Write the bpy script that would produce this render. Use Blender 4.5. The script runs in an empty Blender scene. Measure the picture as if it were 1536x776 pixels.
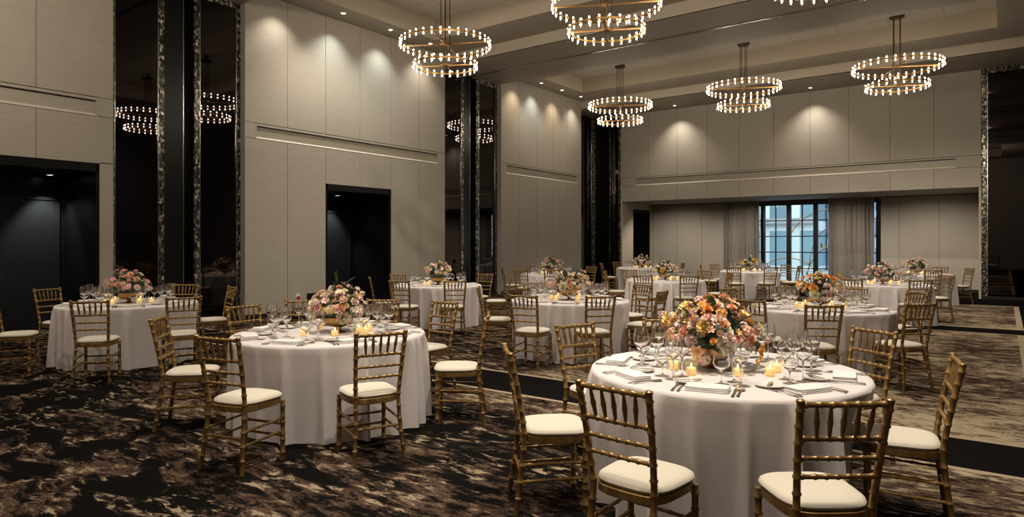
import bpy, bmesh, math, random
from mathutils import Vector, Matrix
R = math.radians
PI = math.pi
rng = random.Random(7)
scn = bpy.context.scene
COL = scn.collection

# ------------------------------------------------------------------ camera geometry (image taken as 1536 x 776)
F, CX, HY, CAMH = 995.0, 768.0, 366.0, 1.56
YAW = R(36.6)
FW = (-math.sin(YAW), math.cos(YAW))
RT = (math.cos(YAW), math.sin(YAW))
def w2(right, fwd):
    return (right*RT[0]+fwd*FW[0], right*RT[1]+fwd*FW[1])

cam_d = bpy.data.cameras.new('camera')
cam_d.sensor_width = 36.0
cam_d.lens = F/1536*36
cam_d.shift_y = -(388-HY)/1536
cam_d.clip_end = 200
cam = bpy.data.objects.new('camera', cam_d)
cam.location = (0, 0, CAMH)
cam.rotation_euler = (R(90), 0, YAW)
COL.objects.link(cam)
scn.camera = cam

# ------------------------------------------------------------------ materials
MATS = {}
class NT:
    def __init__(self, name):
        self.m = bpy.data.materials.new(name); self.m.use_nodes = True
        self.t = self.m.node_tree; self.t.nodes.clear()
        self.out = self.n('ShaderNodeOutputMaterial')
        MATS[name] = self.m
    def n(self, typ, **kw):
        nd = self.t.nodes.new(typ)
        for k, v in kw.items():
            setattr(nd, k, v)
        return nd
    def l(self, a, b):
        self.t.links.new(a, b)
    def val(self, sock, v):
        if hasattr(v, 'links') or hasattr(v, 'is_linked'):
            self.l(v, sock)
        else:
            sock.default_value = v
    def math(self, op, a, b=0.0, c=None):
        nd = self.n('ShaderNodeMath', operation=op)
        self.val(nd.inputs[0], a); self.val(nd.inputs[1], b)
        if c is not None: self.val(nd.inputs[2], c)
        return nd.outputs[0]
    def mix(self, f, a, b, blend='MIX'):
        nd = self.n('ShaderNodeMix', data_type='RGBA', blend_type=blend)
        self.val(nd.inputs[0], f)
        self.val(nd.inputs[6], a if not isinstance(a, tuple) else (*a, 1)[:4])
        self.val(nd.inputs[7], b if not isinstance(b, tuple) else (*b, 1)[:4])
        return nd.outputs[2]
    def ramp(self, f, stops, interp='LINEAR'):
        nd = self.n('ShaderNodeValToRGB'); cr = nd.color_ramp; cr.interpolation = interp
        while len(cr.elements) < len(stops): cr.elements.new(0.5)
        for e, (p, c) in zip(cr.elements, stops):
            e.position = p; e.color = (*c, 1) if len(c) == 3 else c
        self.l(f, nd.inputs[0]); return nd.outputs[0]
    def noise(self, vec, scale, detail=3.0, rough=0.55, dist=0.0):
        nd = self.n('ShaderNodeTexNoise')
        if vec is not None: self.l(vec, nd.inputs['Vector'])
        nd.inputs['Scale'].default_value = scale; nd.inputs['Detail'].default_value = detail
        nd.inputs['Roughness'].default_value = rough; nd.inputs['Distortion'].default_value = dist
        return nd.outputs['Fac']
    def pos(self):
        return self.n('ShaderNodeNewGeometry').outputs['Position']
    def obj(self):
        return self.n('ShaderNodeTexCoord').outputs['Object']
    def mapv(self, vec, scale=(1,1,1), loc=(0,0,0), rot=(0,0,0)):
        nd = self.n('ShaderNodeMapping'); self.l(vec, nd.inputs[0])
        nd.inputs['Scale'].default_value = scale; nd.inputs['Location'].default_value = loc; nd.inputs['Rotation'].default_value = rot
        return nd.outputs[0]
    def bump(self, h, strength=0.2, dist=0.01):
        nd = self.n('ShaderNodeBump'); nd.inputs['Strength'].default_value = strength; nd.inputs['Distance'].default_value = dist
        self.l(h, nd.inputs['Height']); return nd.outputs[0]
    def bsdf(self, color, rough=0.5, metal=0.0, spec=0.5, normal=None, **kw):
        p = self.n('ShaderNodeBsdfPrincipled')
        self.val(p.inputs['Base Color'], color if not isinstance(color, tuple) else (*color, 1)[:4])
        self.val(p.inputs['Roughness'], rough); self.val(p.inputs['Metallic'], metal)
        p.inputs['Specular IOR Level'].default_value = spec
        if normal is not None: self.l(normal, p.inputs['Normal'])
        for k, v in kw.items(): self.val(p.inputs[k.replace('_', ' ')], v)
        self.l(p.outputs[0], self.out.inputs[0]); return p

def simple(name, color, rough=0.5, metal=0.0, spec=0.5, var=0.08, scale=20):
    t = NT(name)
    f = t.noise(t.obj(), scale, 2)
    c = t.mix(f, tuple(x*(1-var) for x in color), tuple(min(1, x*(1+var)) for x in color))
    t.bsdf(c, rough, metal, spec); return t.m

def linen(name, c0, c1):
    t = NT(name); p = t.pos()
    a = t.noise(t.mapv(p, (3, 3, 160)), 1.0, 3, 0.7)
    b = t.noise(t.mapv(p, (110, 110, 5)), 1.0, 2, 0.6)
    big = t.noise(p, 0.7, 2)
    f = t.math('ADD', t.math('MULTIPLY', a, 0.6), t.math('MULTIPLY', b, 0.25))
    f = t.math('ADD', f, t.math('MULTIPLY', big, 0.15))
    c = t.ramp(f, [(0.3, c0), (0.7, c1)])
    t.bsdf(c, 0.75, 0, 0.25, t.bump(f, 0.15, 0.004)); return t.m
linen('wall_linen', (0.36, 0.318, 0.262), (0.51, 0.46, 0.39))
linen('alcove_linen', (0.33, 0.29, 0.24), (0.46, 0.415, 0.35))
linen('curtain_fabric', (0.22, 0.20, 0.165), (0.31, 0.28, 0.24))
linen('dark_curtain', (0.018, 0.018, 0.02), (0.035, 0.035, 0.038))
simple('right_wall_dark', (0.05, 0.047, 0.045), 0.7)
simple('seam_dark', (0.07, 0.055, 0.04), 0.9)
simple('reveal', (0.36, 0.33, 0.30), 0.6)
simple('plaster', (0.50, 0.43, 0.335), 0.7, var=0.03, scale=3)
simple('shaded_plaster', (0.34, 0.295, 0.24), 0.7, var=0.03, scale=3)  # fascia plaster made darker, the shade of the undersides is in the colour
simple('diffuser_panel', (0.40, 0.36, 0.29), 0.55, var=0.02)
simple('lip_cream', (0.66, 0.60, 0.50), 0.5, var=0.02)
simple('black_lacquer', (0.005, 0.005, 0.005), 0.3, spec=0.35)
simple('black_matte', (0.006, 0.006, 0.0065), 0.6, spec=0.3)
simple('chrome', (0.5, 0.5, 0.52), 0.2, 1.0)
simple('base_black', (0.01, 0.009, 0.008), 0.5)
simple('window_metal', (0.008, 0.008, 0.009), 0.35)
simple('brass', (0.42, 0.235, 0.085), 0.32, 1.0, var=0.1)
simple('bronze', (0.10, 0.062, 0.034), 0.4, 1.0)
simple('steel', (0.55, 0.54, 0.52), 0.18, 1.0, var=0.03)
simple('porcelain', (0.72, 0.69, 0.65), 0.15, var=0.02)
simple('white_paint', (0.8, 0.78, 0.75), 0.3)
simple('red_plastic', (0.5, 0.02, 0.015), 0.4)
simple('leaf_green', (0.035, 0.085, 0.022), 0.5, var=0.35, scale=12)
simple('leaf_dark', (0.016, 0.04, 0.014), 0.5, var=0.35, scale=12)
simple('leaf_bronze', (0.12, 0.08, 0.035), 0.6, var=0.3, scale=12)

# ceiling tiles
t = NT('ceiling_tile'); p = t.pos()
br = t.n('ShaderNodeTexBrick'); t.l(p, br.inputs['Vector'])
br.inputs['Scale'].default_value = 1.0; br.inputs['Mortar Size'].default_value = 0.008; br.offset = 0
br.inputs['Brick Width'].default_value = 1.2; br.inputs['Row Height'].default_value = 0.6
br.inputs['Color1'].default_value = (0.50, 0.455, 0.38, 1); br.inputs['Color2'].default_value = (0.46, 0.42, 0.35, 1)
br.inputs['Mortar'].default_value = (0.27, 0.24, 0.2, 1)
t.bsdf(br.outputs['Color'], 0.9, 0, 0.2)

# black mirror
t = NT('black_mirror')
f = t.noise(t.pos(), 0.6, 2)
t.bsdf(t.mix(f, (0.055, 0.048, 0.050), (0.072, 0.063, 0.067)), 0.015, 1.0)

# mosaic (mother of pearl / antiqued glass chips)
t = NT('mosaic'); p = t.pos()
v = t.n('ShaderNodeTexVoronoi', distance='CHEBYCHEV'); t.l(t.mapv(p, (26, 26, 18)), v.inputs['Vector']); v.inputs['Scale'].default_value = 1.0
sep = t.n('ShaderNodeSeparateColor'); t.l(v.outputs['Color'], sep.inputs[0])
c = t.ramp(sep.outputs[0], [(0.0, (0.012, 0.011, 0.009)), (0.42, (0.045, 0.040, 0.030)), (0.7, (0.17, 0.15, 0.112)), (0.9, (0.44, 0.39, 0.30)), (1.0, (0.75, 0.69, 0.58))])
nrm = t.bump(sep.outputs[1], 0.5, 0.01)
t.bsdf(c, t.math('ADD', t.math('MULTIPLY', sep.outputs[2], 0.3), 0.12), 0.55, 0.6, nrm)

# glass
t = NT('clear_glass')
t.bsdf((1, 1, 1), 0.0, 0, 0.5, Transmission_Weight=1.0, IOR=1.45)
t = NT('thin_glass')
fr = t.n('ShaderNodeLayerWeight'); fr.inputs[0].default_value = 0.5
tr = t.n('ShaderNodeBsdfTransparent'); tr.inputs[0].default_value = (0.97, 0.96, 0.94, 1)
gl = t.n('ShaderNodeBsdfGlossy'); gl.inputs['Roughness'].default_value = 0.03
mx = t.n('ShaderNodeMixShader'); t.l(t.math('ADD', t.math('MULTIPLY', t.math('POWER', fr.outputs['Facing'], 4.0), 0.45), 0.05), mx.inputs[0]); t.l(tr.outputs[0], mx.inputs[1]); t.l(gl.outputs[0], mx.inputs[2])
t.l(mx.outputs[0], t.out.inputs[0])

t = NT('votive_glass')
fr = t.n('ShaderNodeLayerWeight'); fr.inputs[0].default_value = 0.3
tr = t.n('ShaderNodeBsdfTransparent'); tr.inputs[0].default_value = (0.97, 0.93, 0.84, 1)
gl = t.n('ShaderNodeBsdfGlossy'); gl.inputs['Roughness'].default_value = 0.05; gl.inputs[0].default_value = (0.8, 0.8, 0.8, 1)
em = t.n('ShaderNodeEmission'); em.inputs[0].default_value = (1.0, 0.66, 0.26, 1); em.inputs[1].default_value = 0.10  # candle glow put into the cup glass as a weak emission
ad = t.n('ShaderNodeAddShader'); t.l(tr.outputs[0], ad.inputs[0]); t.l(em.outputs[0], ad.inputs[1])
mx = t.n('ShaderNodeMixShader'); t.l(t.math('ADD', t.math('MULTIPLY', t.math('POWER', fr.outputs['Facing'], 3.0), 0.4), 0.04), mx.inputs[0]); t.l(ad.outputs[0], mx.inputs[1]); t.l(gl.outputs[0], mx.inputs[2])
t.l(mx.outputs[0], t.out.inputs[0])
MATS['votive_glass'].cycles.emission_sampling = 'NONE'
def emis(name, col, st):
    t = NT(name); e = t.n('ShaderNodeEmission'); e.inputs[0].default_value = (*col, 1); e.inputs[1].default_value = st
    t.l(e.outputs[0], t.out.inputs[0]); return t.m
BULB = 46.0
emis('bulb_glow', (1.0, 0.885, 0.71), BULB)
emis('lens_glow', (1.0, 0.93, 0.82), 9.0)
emis('flame_glow', (1.0, 0.72, 0.32), 4.5)
MATS['lens_glow'].cycles.emission_sampling = 'NONE'
MATS['flame_glow'].cycles.emission_sampling = 'NONE'
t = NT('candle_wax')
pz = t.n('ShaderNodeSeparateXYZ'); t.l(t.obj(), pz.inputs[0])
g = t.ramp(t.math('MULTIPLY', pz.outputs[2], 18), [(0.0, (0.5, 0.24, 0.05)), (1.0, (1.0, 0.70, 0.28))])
t.bsdf((0.8, 0.62, 0.35), 0.5, Emission_Color=g, Emission_Strength=0.32)  # flame glow put into the wax as emission, stronger towards the top
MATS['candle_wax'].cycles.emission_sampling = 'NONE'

# gold painted chair wood
t = NT('gold_paint'); o = t.obj()
f = t.noise(t.mapv(o, (30, 30, 6)), 1, 3, 0.6)
c = t.ramp(f, [(0.3, (0.17, 0.095, 0.028)), (0.7, (0.33, 0.195, 0.066))])
t.bsdf(c, 0.36, 0.45, 0.5)
# ivory cushion
t = NT('ivory_fabric'); o = t.obj()
f = t.noise(t.mapv(o, (220, 220, 220)), 1, 2)
t.bsdf(t.mix(f, (0.53, 0.475, 0.385), (0.64, 0.585, 0.49)), 0.8, 0, 0.2, t.bump(f, 0.1, 0.002))
# tablecloth
t = NT('table_linen'); o = t.obj()
f = t.noise(t.mapv(o, (60, 60, 260)), 1, 3, 0.6)
g = t.noise(t.mapv(o, (40, 40, 40)), 1, 2, 0.6)
h = t.math('ADD', t.math('MULTIPLY', f, 0.6), t.math('MULTIPLY', g, 0.4))
t.bsdf(t.mix(h, (0.60, 0.545, 0.53), (0.74, 0.685, 0.67)), 0.7, 0, 0.25, t.bump(h, 0.25, 0.004), Sheen_Weight=0.15)
t = NT('napkin_linen'); o = t.obj()
f = t.noise(t.mapv(o, (150, 150, 150)), 1, 2)
t.bsdf(t.mix(f, (0.68, 0.64, 0.62), (0.80, 0.765, 0.745)), 0.75, 0, 0.2)

# carpet
t = NT('carpet'); p = t.pos()
sx = t.n('ShaderNodeSeparateXYZ'); t.l(p, sx.inputs[0]); X, Y = sx.outputs[0], sx.outputs[1]
big = t.noise(t.mapv(p, (0.30, 0.42, 1), (3.1, 1.7, 0)), 1.0, 2, 0.5, 0.6)
med = t.noise(t.mapv(p, (1.0, 1.9, 1), (1.3, 4.2, 0)), 1.6, 3, 0.55, 0.9)
fine = t.noise(t.mapv(p, (3.3, 8.8, 1), (7, 2, 0)), 1.8, 4, 0.66, 0.7)
jag = t.noise(t.mapv(p, (16, 44, 1)), 1.6, 3, 0.7)
pile = t.noise(t.mapv(p, (90, 90, 90)), 1.6, 2)
def mr(v, a, b, c, d):
    nd = t.n('ShaderNodeMapRange', interpolation_type='SMOOTHSTEP'); t.l(v, nd.inputs[0])
    for k, q in enumerate((a, b, c, d)): nd.inputs[k+1].default_value = q
    return nd.outputs[0]
# woven light and dark drifts of the carpet design
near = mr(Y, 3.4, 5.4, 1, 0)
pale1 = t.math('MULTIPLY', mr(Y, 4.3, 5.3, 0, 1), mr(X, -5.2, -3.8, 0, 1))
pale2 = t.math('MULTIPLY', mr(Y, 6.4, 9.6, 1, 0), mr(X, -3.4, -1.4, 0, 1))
v = t.math('ADD', t.math('MULTIPLY', big, 0.24), t.math('MULTIPLY', med, 0.38))
v = t.math('ADD', v, t.math('MULTIPLY', fine, 0.56))
v = t.math('ADD', v, t.math('MULTIPLY', t.math('SUBTRACT', pile, 0.5), 0.10))
v = t.math('ADD', v, t.math('MULTIPLY', t.math('SUBTRACT', jag, 0.5), 0.20))
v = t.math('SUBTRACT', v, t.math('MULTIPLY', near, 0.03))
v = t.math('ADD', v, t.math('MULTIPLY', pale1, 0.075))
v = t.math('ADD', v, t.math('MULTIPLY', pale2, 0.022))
c = t.ramp(v, [(0.515, (0.006, 0.0055, 0.005)), (0.55, (0.014, 0.011, 0.0095)), (0.595, (0.036, 0.021, 0.016)), (0.655, (0.068, 0.044, 0.031)), (0.70, (0.20, 0.155, 0.10)), (0.76, (0.33, 0.265, 0.175))])
rip = t.noise(t.mapv(p, (2.6, 5.2, 1), (2, 9, 0)), 2.2, 3, 0.5, 2.0)
ripm = t.ramp(t.math('PINGPONG', t.math('MULTIPLY', t.math('ADD', v, t.math('MULTIPLY', rip, 0.35)), 11.0), 0.5), [(0.33, (0, 0, 0)), (0.46, (1, 1, 1))])
ripz = t.ramp(v, [(0.55, (0, 0, 0)), (0.60, (1, 1, 1))])
c = t.mix(t.math('MULTIPLY', t.math('MULTIPLY', ripm, ripz), 0.6), c, (0.13, 0.094, 0.063))
nb = t.noise(t.mapv(p, (0.85, 1.7, 1), (12, 5, 0)), 1.35, 3, 0.5, 0.9)
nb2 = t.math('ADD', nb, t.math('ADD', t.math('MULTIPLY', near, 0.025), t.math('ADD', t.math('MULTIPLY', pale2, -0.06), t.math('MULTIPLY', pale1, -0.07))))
blk = t.ramp(t.math('ADD', nb2, t.math('ADD', t.math('MULTIPLY', t.math('SUBTRACT', fine, 0.5), 0.26), t.math('MULTIPLY', t.math('SUBTRACT', jag, 0.5), 0.12))), [(0.595, (0, 0, 0)), (0.615, (1, 1, 1))])
flk = t.math('MULTIPLY', t.ramp(nb2, [(0.50, (0, 0, 0)), (0.53, (1, 1, 1)), (0.575, (1, 1, 1)), (0.59, (0, 0, 0))]), t.ramp(fine, [(0.53, (0, 0, 0)), (0.60, (1, 1, 1))]))
c = t.mix(t.math('MULTIPLY', flk, 0.8), c, (0.30, 0.235, 0.155))
c = t.mix(blk, c, (0.006, 0.0055, 0.005))
def band(a, b, cc):   # 1 inside [a,b]
    return t.math('MULTIPLY', t.math('GREATER_THAN', cc, a), t.math('LESS_THAN', cc, b))
dark = t.mix(pile, (0.003, 0.003, 0.003), (0.010, 0.009, 0.0085))
line = t.mix(pile, (0.23, 0.18, 0.12), (0.34, 0.27, 0.185))
inx = t.math('LESS_THAN', X, 0.28)
b1 = band(5.58, 6.40, Y); l1 = band(5.52, 6.47, Y)
b2 = band(14.25, 15.05, Y); l2 = band(14.17, 15.13, Y)
ends = t.math('GREATER_THAN', Y, 20.7); le = t.math('GREATER_THAN', Y, 20.58)
side = t.math('GREATER_THAN', X, 0.28); ls = t.math('GREATER_THAN', X, 0.18)
lin = t.math('MAXIMUM', t.math('MAXIMUM', l1, l2), t.math('MAXIMUM', le, ls))
drk = t.math('MAXIMUM', t.math('MAXIMUM', b1, b2), t.math('MAXIMUM', ends, side))
c = t.mix(lin, c, line); c = t.mix(drk, c, dark)
t.bsdf(c, 1.0, 0, 0.0, t.bump(pile, 0.3, 0.006))

# facade materials
def facade(name, wall, glass, w, h):
    t = NT(name); p = t.obj()
    b = t.n('ShaderNodeTexBrick'); t.l(t.mapv(p, (1, 1, 1), rot=(R(90), 0, 0)), b.inputs['Vector'])
    b.offset = 0; b.inputs['Scale'].default_value = 1; b.inputs['Brick Width'].default_value = w; b.inputs['Row Height'].default_value = h
    b.inputs['Mortar Size'].default_value = 0.28; b.inputs['Mortar Smooth'].default_value = 0.05
    b.inputs['Color1'].default_value = (*glass, 1); b.inputs['Color2'].default_value = (*[x*0.6 for x in glass], 1); b.inputs['Mortar'].default_value = (*wall, 1)
    t.bsdf(b.outputs['Color'], 0.5)
facade('facade_pale', (0.60, 0.68, 0.68), (0.20, 0.34, 0.40), 1.7, 2.6)
facade('facade_teal', (0.30, 0.50, 0.55), (0.10, 0.33, 0.42), 1.2, 2.0)
facade('facade_blue', (0.32, 0.42, 0.58), (0.12, 0.22, 0.42), 1.5, 1.6)
facade('facade_red', (0.50, 0.16, 0.13), (0.3, 0.1, 0.1), 1.1, 1.9)
simple('pavement', (0.3, 0.32, 0.33), 0.8)
emis('fairy_light', (0.9, 0.95, 1.0), 1.6)
MATS['fairy_light'].cycles.emission_sampling = 'NONE'

def petal(name, inner, outer):
    t = NT(name); o = t.obj()
    f = t.noise(t.mapv(o, (40, 40, 40)), 1, 2)
    oi = t.n('ShaderNodeObjectInfo')
    ln = t.n('ShaderNodeVectorMath', operation='LENGTH'); t.l(o, ln.inputs[0])
    g = t.math('ADD', t.math('MULTIPLY', ln.outputs['Value'], 15.0), t.math('MULTIPLY', f, 0.3))
    c = t.ramp(g, [(0.15, inner), (0.8, outer)])
    hs = t.n('ShaderNodeHueSaturation'); t.l(c, hs.inputs['Color'])
    t.l(t.math('ADD', t.math('MULTIPLY', oi.outputs['Random'], 0.35), 0.82), hs.inputs['Value'])
    t.bsdf(hs.outputs[0], 0.55, 0, 0.25, Subsurface_Weight=0.25, Subsurface_Scale=0.01); return t.m
petal('petal_peach', (0.82, 0.4, 0.19), (0.9, 0.6, 0.42))
petal('petal_coral', (0.86, 0.40, 0.26), (0.92, 0.60, 0.47))
petal('petal_cream', (0.8, 0.7, 0.48), (0.9, 0.84, 0.7))
petal('petal_pink', (0.78, 0.4, 0.4), (0.9, 0.64, 0.6))
petal('petal_blush', (0.82, 0.54, 0.45), (0.91, 0.76, 0.66))
petal('petal_orange', (0.76, 0.3, 0.05), (0.88, 0.48, 0.14))
petal('petal_yellow', (0.78, 0.52, 0.12), (0.9, 0.7, 0.3))
petal('petal_mauve', (0.6, 0.4, 0.44), (0.76, 0.58, 0.6))

# ------------------------------------------------------------------ mesh helpers
class MB:
    def __init__(s): s.v = []; s.f = []; s.mi = []; s.cur = 0
    def add(s, vs, fs):
        b = len(s.v); s.v += [tuple(v) for v in vs]; s.f += [tuple(b+i for i in f) for f in fs]; s.mi += [s.cur]*len(fs); return s
    def box(s, x0, x1, y0, y1, z0, z1):
        vs = [(x, y, z) for z in (z0, z1) for y in (y0, y1) for x in (x0, x1)]
        return s.add(vs, [(0,2,3,1), (4,5,7,6), (0,1,5,4), (2,6,7,3), (0,4,6,2), (1,3,7,5)])
    def tube(s, path, rad, n=8, cap=True):
        path = [Vector(p) for p in path]; m = len(path)
        rr = rad if isinstance(rad, (list, tuple)) else [rad]*m
        vs = []; up = None
        for i in range(m):
            d = (path[min(i+1, m-1)]-path[max(i-1, 0)]).normalized()
            if up is None:
                up = Vector((0,0,1)) if abs(d.z) < 0.9 else Vector((1,0,0))
            a = (up - d*up.dot(d)).normalized(); up = a; b = d.cross(a)
            for k in range(n):
                q = 2*PI*k/n; vs.append(path[i] + (a*math.cos(q)+b*math.sin(q))*rr[i])
        fs = [(i*n+k, i*n+(k+1) % n, (i+1)*n+(k+1) % n, (i+1)*n+k) for i in range(m-1) for k in range(n)]
        if cap: fs += [tuple(reversed(range(n))), tuple(range((m-1)*n, m*n))]
        return s.add(vs, fs)
    def lathe(s, prof, n=24, c=(0, 0), closed=False, cap_end=True):
        vs = []; m = len(prof)
        for r, z in prof:
            for k in range(n):
                q = 2*PI*k/n; vs.append((c[0]+r*math.cos(q), c[1]+r*math.sin(q), z))
        fs = [(i*n+k, i*n+(k+1) % n, (i+1)*n+(k+1) % n, (i+1)*n+k) for i in range(m-1) for k in range(n)]
        if closed: fs += [((m-1)*n+k, (m-1)*n+(k+1) % n, (k+1) % n, k) for k in range(n)]
        else:
            if prof[0][0] > 1e-6: fs.append(tuple(reversed(range(n))))
            if prof[-1][0] > 1e-6 and cap_end: fs.append(tuple(range((m-1)*n, m*n)))
        return s.add(vs, fs)
    def loft(s, rings, cap=True):
        n = len(rings[0]); vs = [p for r in rings for p in r]; m = len(rings)
        fs = [(i*n+k, i*n+(k+1) % n, (i+1)*n+(k+1) % n, (i+1)*n+k) for i in range(m-1) for k in range(n)]
        if cap: fs += [tuple(reversed(range(n))), tuple(range((m-1)*n, m*n))]
        return s.add(vs, fs)
    def torus(s, R0, r, z, n=96, k=8, c=(0,0), ry=None):
        vs = []; ry = ry or r
        for i in range(n):
            a = 2*PI*i/n
            for j in range(k):
                b = 2*PI*(j+.5)/k; q = R0+r*math.cos(b)
                vs.append((c[0]+q*math.cos(a), c[1]+q*math.sin(a), z+ry*math.sin(b)))
        fs = [(i*k+j, ((i+1) % n)*k+j, ((i+1) % n)*k+(j+1) % k, i*k+(j+1) % k) for i in range(n) for j in range(k)]
        return s.add(vs, fs)
    def mesh(s, name, mats, smooth=True, weld=False):
        me = bpy.data.meshes.new(name); me.from_pydata(s.v, [], s.f)
        for m in (mats if isinstance(mats, (list, tuple)) else [mats]): me.materials.append(MATS[m])
        if any(s.mi):
            me.polygons.foreach_set('material_index', s.mi)
        bm = bmesh.new(); bm.from_mesh(me)
        if weld: bmesh.ops.remove_doubles(bm, verts=bm.verts, dist=1e-5)
        bmesh.ops.recalc_face_normals(bm, faces=bm.faces)
        bm.to_mesh(me); bm.free()
        if smooth:
            me.polygons.foreach_set('use_smooth', [True]*len(me.polygons))
            try: me.set_sharp_from_angle(angle=R(40))
            except Exception: pass
        me.update(); return me

def link(name, me, parent=None, loc=(0,0,0), rz=0.0, rot=None):
    o = bpy.data.objects.new(name, me); COL.objects.link(o); o.location = loc
    o.rotation_euler = rot if rot is not None else (0, 0, rz)
    if parent is not None: o.parent = parent
    return o
def tag(o, label, cat, group=None):
    o['label'] = label; o['category'] = cat
    if group: o['group'] = group
    return o
def thing(name, label, cat, loc=(0,0,0), rz=0.0, group=None):
    o = link(name, None, None, loc, rz); o.empty_display_size = 0.1
    return tag(o, label, cat, group)
def struct(name, mb, mat, smooth=False, parent=None):
    o = link(name, mb.mesh(name, mat, smooth), parent)
    if parent is None: o['kind'] = 'structure'
    return o

# ------------------------------------------------------------------ room constants
XL = -12.5            # left wall face
XM = -12.67           # recessed mirror face
YB = 23.0             # back wall face
ZS, ZBM, ZC = 6.8, 6.5, 7.28
XR, YF = 1.45, -4.6
ZT, ZB_ = 4.08, 3.75  # slot band heights

fl = MB().box(-15.2, XR+0.2, YF-0.2, 26.6, -0.1, 0.0)
struct('floor', fl, 'carpet')

# ---- panelled walls. panels are inset boxes with gaps over a dark backing, in one mesh per wall run
G = 0.010
def panels_x(mb, x, depth, ys, zs, skip=None):
    """panels on the plane X=x facing +X"""
    for i in range(len(ys)-1):
        for j in range(len(zs)-1):
            if skip and skip(i, j): continue
            mb.box(x-depth, x, ys[i]+G/2, ys[i+1]-G/2, zs[j]+G/2, zs[j+1]-G/2)
def panels_y(mb, y, depth, xs, zs, skip=None):
    for i in range(len(xs)-1):
        for j in range(len(zs)-1):
            if skip and skip(i, j): continue
            mb.box(xs[i]+G/2, xs[i+1]-G/2, y, y+depth, zs[j]+G/2, zs[j+1]-G/2)

DZ = 2.94   # door opening head
def left_run(name, ys, door=None, slot=None):
    mb = MB(); mb.cur = 0
    zs_lo, zs_hi = [0.09, DZ, ZB_], [ZT, ZS]
    def skip(i, j):
        return door and j == 0 and ys[i] >= door[0]-1e-3 and ys[i+1] <= door[1]+1e-3
    panels_x(mb, XL, 0.03, ys, zs_lo, skip)
    # no visible joint at door head level except over the door: merge by a thin filler
    for i in range(len(ys)-1):
        if not (door and ys[i] >= door[0]-1e-3 and ys[i+1] <= door[1]+1e-3):
            mb.box(XL-0.03, XL-0.0002, ys[i]+G/2, ys[i+1]-G/2, DZ-0.02, DZ+0.02)
    panels_x(mb, XL, 0.03, ys, zs_hi)
    e = 0.24
    for a, b in ((ys[0], ys[0]+e), (ys[-1]-e, ys[-1])):
        mb.box(XL-0.03, XL, a+0.002, b-G/2, ZB_+G/2, ZT-G/2)
    mb.cur = 1
    zt = ZS
    y0, y1 = ys[0], ys[-1]
    # backing behind panels, opened for the door and the slot
    def bk(a, b, z0, z1, d=0.12): mb.box(XL-d, XL-0.012, a, b, z0, z1)
    if door:
        bk(y0, door[0], 0, DZ); bk(door[1], y1, 0, DZ)
    else: bk(y0, y1, 0, DZ)
    bk(y0, y1, DZ, ZB_); bk(y0, y0+e, ZB_, ZT); bk(y1-e, y1, ZB_, ZT); bk(y0, y1, ZT, zt)
    mb.cur = 2
    # return edges of the run (beside the mirrored columns)
    for yy in (y0, y1):
        s = -0.004 if yy == y0 else 0.004
        a, b = sorted((yy, yy+s)); mb.box(XM-0.02, XL-0.001, a, b, 0.0, zt-0.002)
    o = struct(name, mb, ['wall_linen', 'seam_dark', 'reveal'])
    bb = MB()
    if door:
        bb.box(XL, XL+0.012, y0, door[0], 0, 0.085); bb.box(XL, XL+0.012, door[1], y1, 0, 0.085)
    else: bb.box(XL, XL+0.012, y0, y1, 0, 0.085)
    struct('baseboard_left', bb, 'base_black')
    return o

def diffuser(label, axis, a, b):
    """long recessed air slot between a and b along axis y (left wall) or x (back wall)"""
    t = thing('air_diffuser', label, 'air vent', (XL, (a+b)/2, ZB_) if axis == 'y' else ((a+b)/2, YB, ZB_), 0, 'long slot vents in the panelled walls')
    h = ZT-ZB_; L = (b-a)/2
    def bx(mb, u0, u1, d0, d1, z0, z1):   # u along wall, d depth into wall
        if axis == 'y': mb.box(-d1, -d0, u0, u1, z0, z1)
        else: mb.box(u0, u1, d0, d1, z0, z1)
    fr = MB()
    bx(fr, -L, L, 0, 0.10, h-0.055, h-0.008); bx(fr, -L, -L+0.03, 0, 0.10, 0.03, h-0.055); bx(fr, L-0.03, L, 0, 0.10, 0.03, h-0.055)
    link('frame', fr.mesh('diffuser_frame', 'wall_linen', False), t)
    pn = MB(); bx(pn, -L+0.03, L-0.03, 0.045, 0.06, 0.03, h-0.075)
    link('deflector_panel', pn.mesh('diffuser_panel', 'diffuser_panel', False), t)
    sl = MB(); bx(sl, -L+0.03, L-0.03, 0.065, 0.10, 0.03, h-0.055)
    link('air_slot', sl.mesh('diffuser_slot', 'base_black', False), t)
    lip = MB()   # sloping lower lip
    pts = [(0.0, 0.004), (0.0, 0.018), (0.05, 0.055), (0.10, 0.055), (0.10, 0.004)]
    ra = []
    for u in (-L, L):
        ra.append([(-d, u, z) if axis == 'y' else (u, d, z) for d, z in pts])
    lip.loft(ra)
    link('lower_lip', lip.mesh('diffuser_lip', 'lip_cream', False), t)

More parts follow.
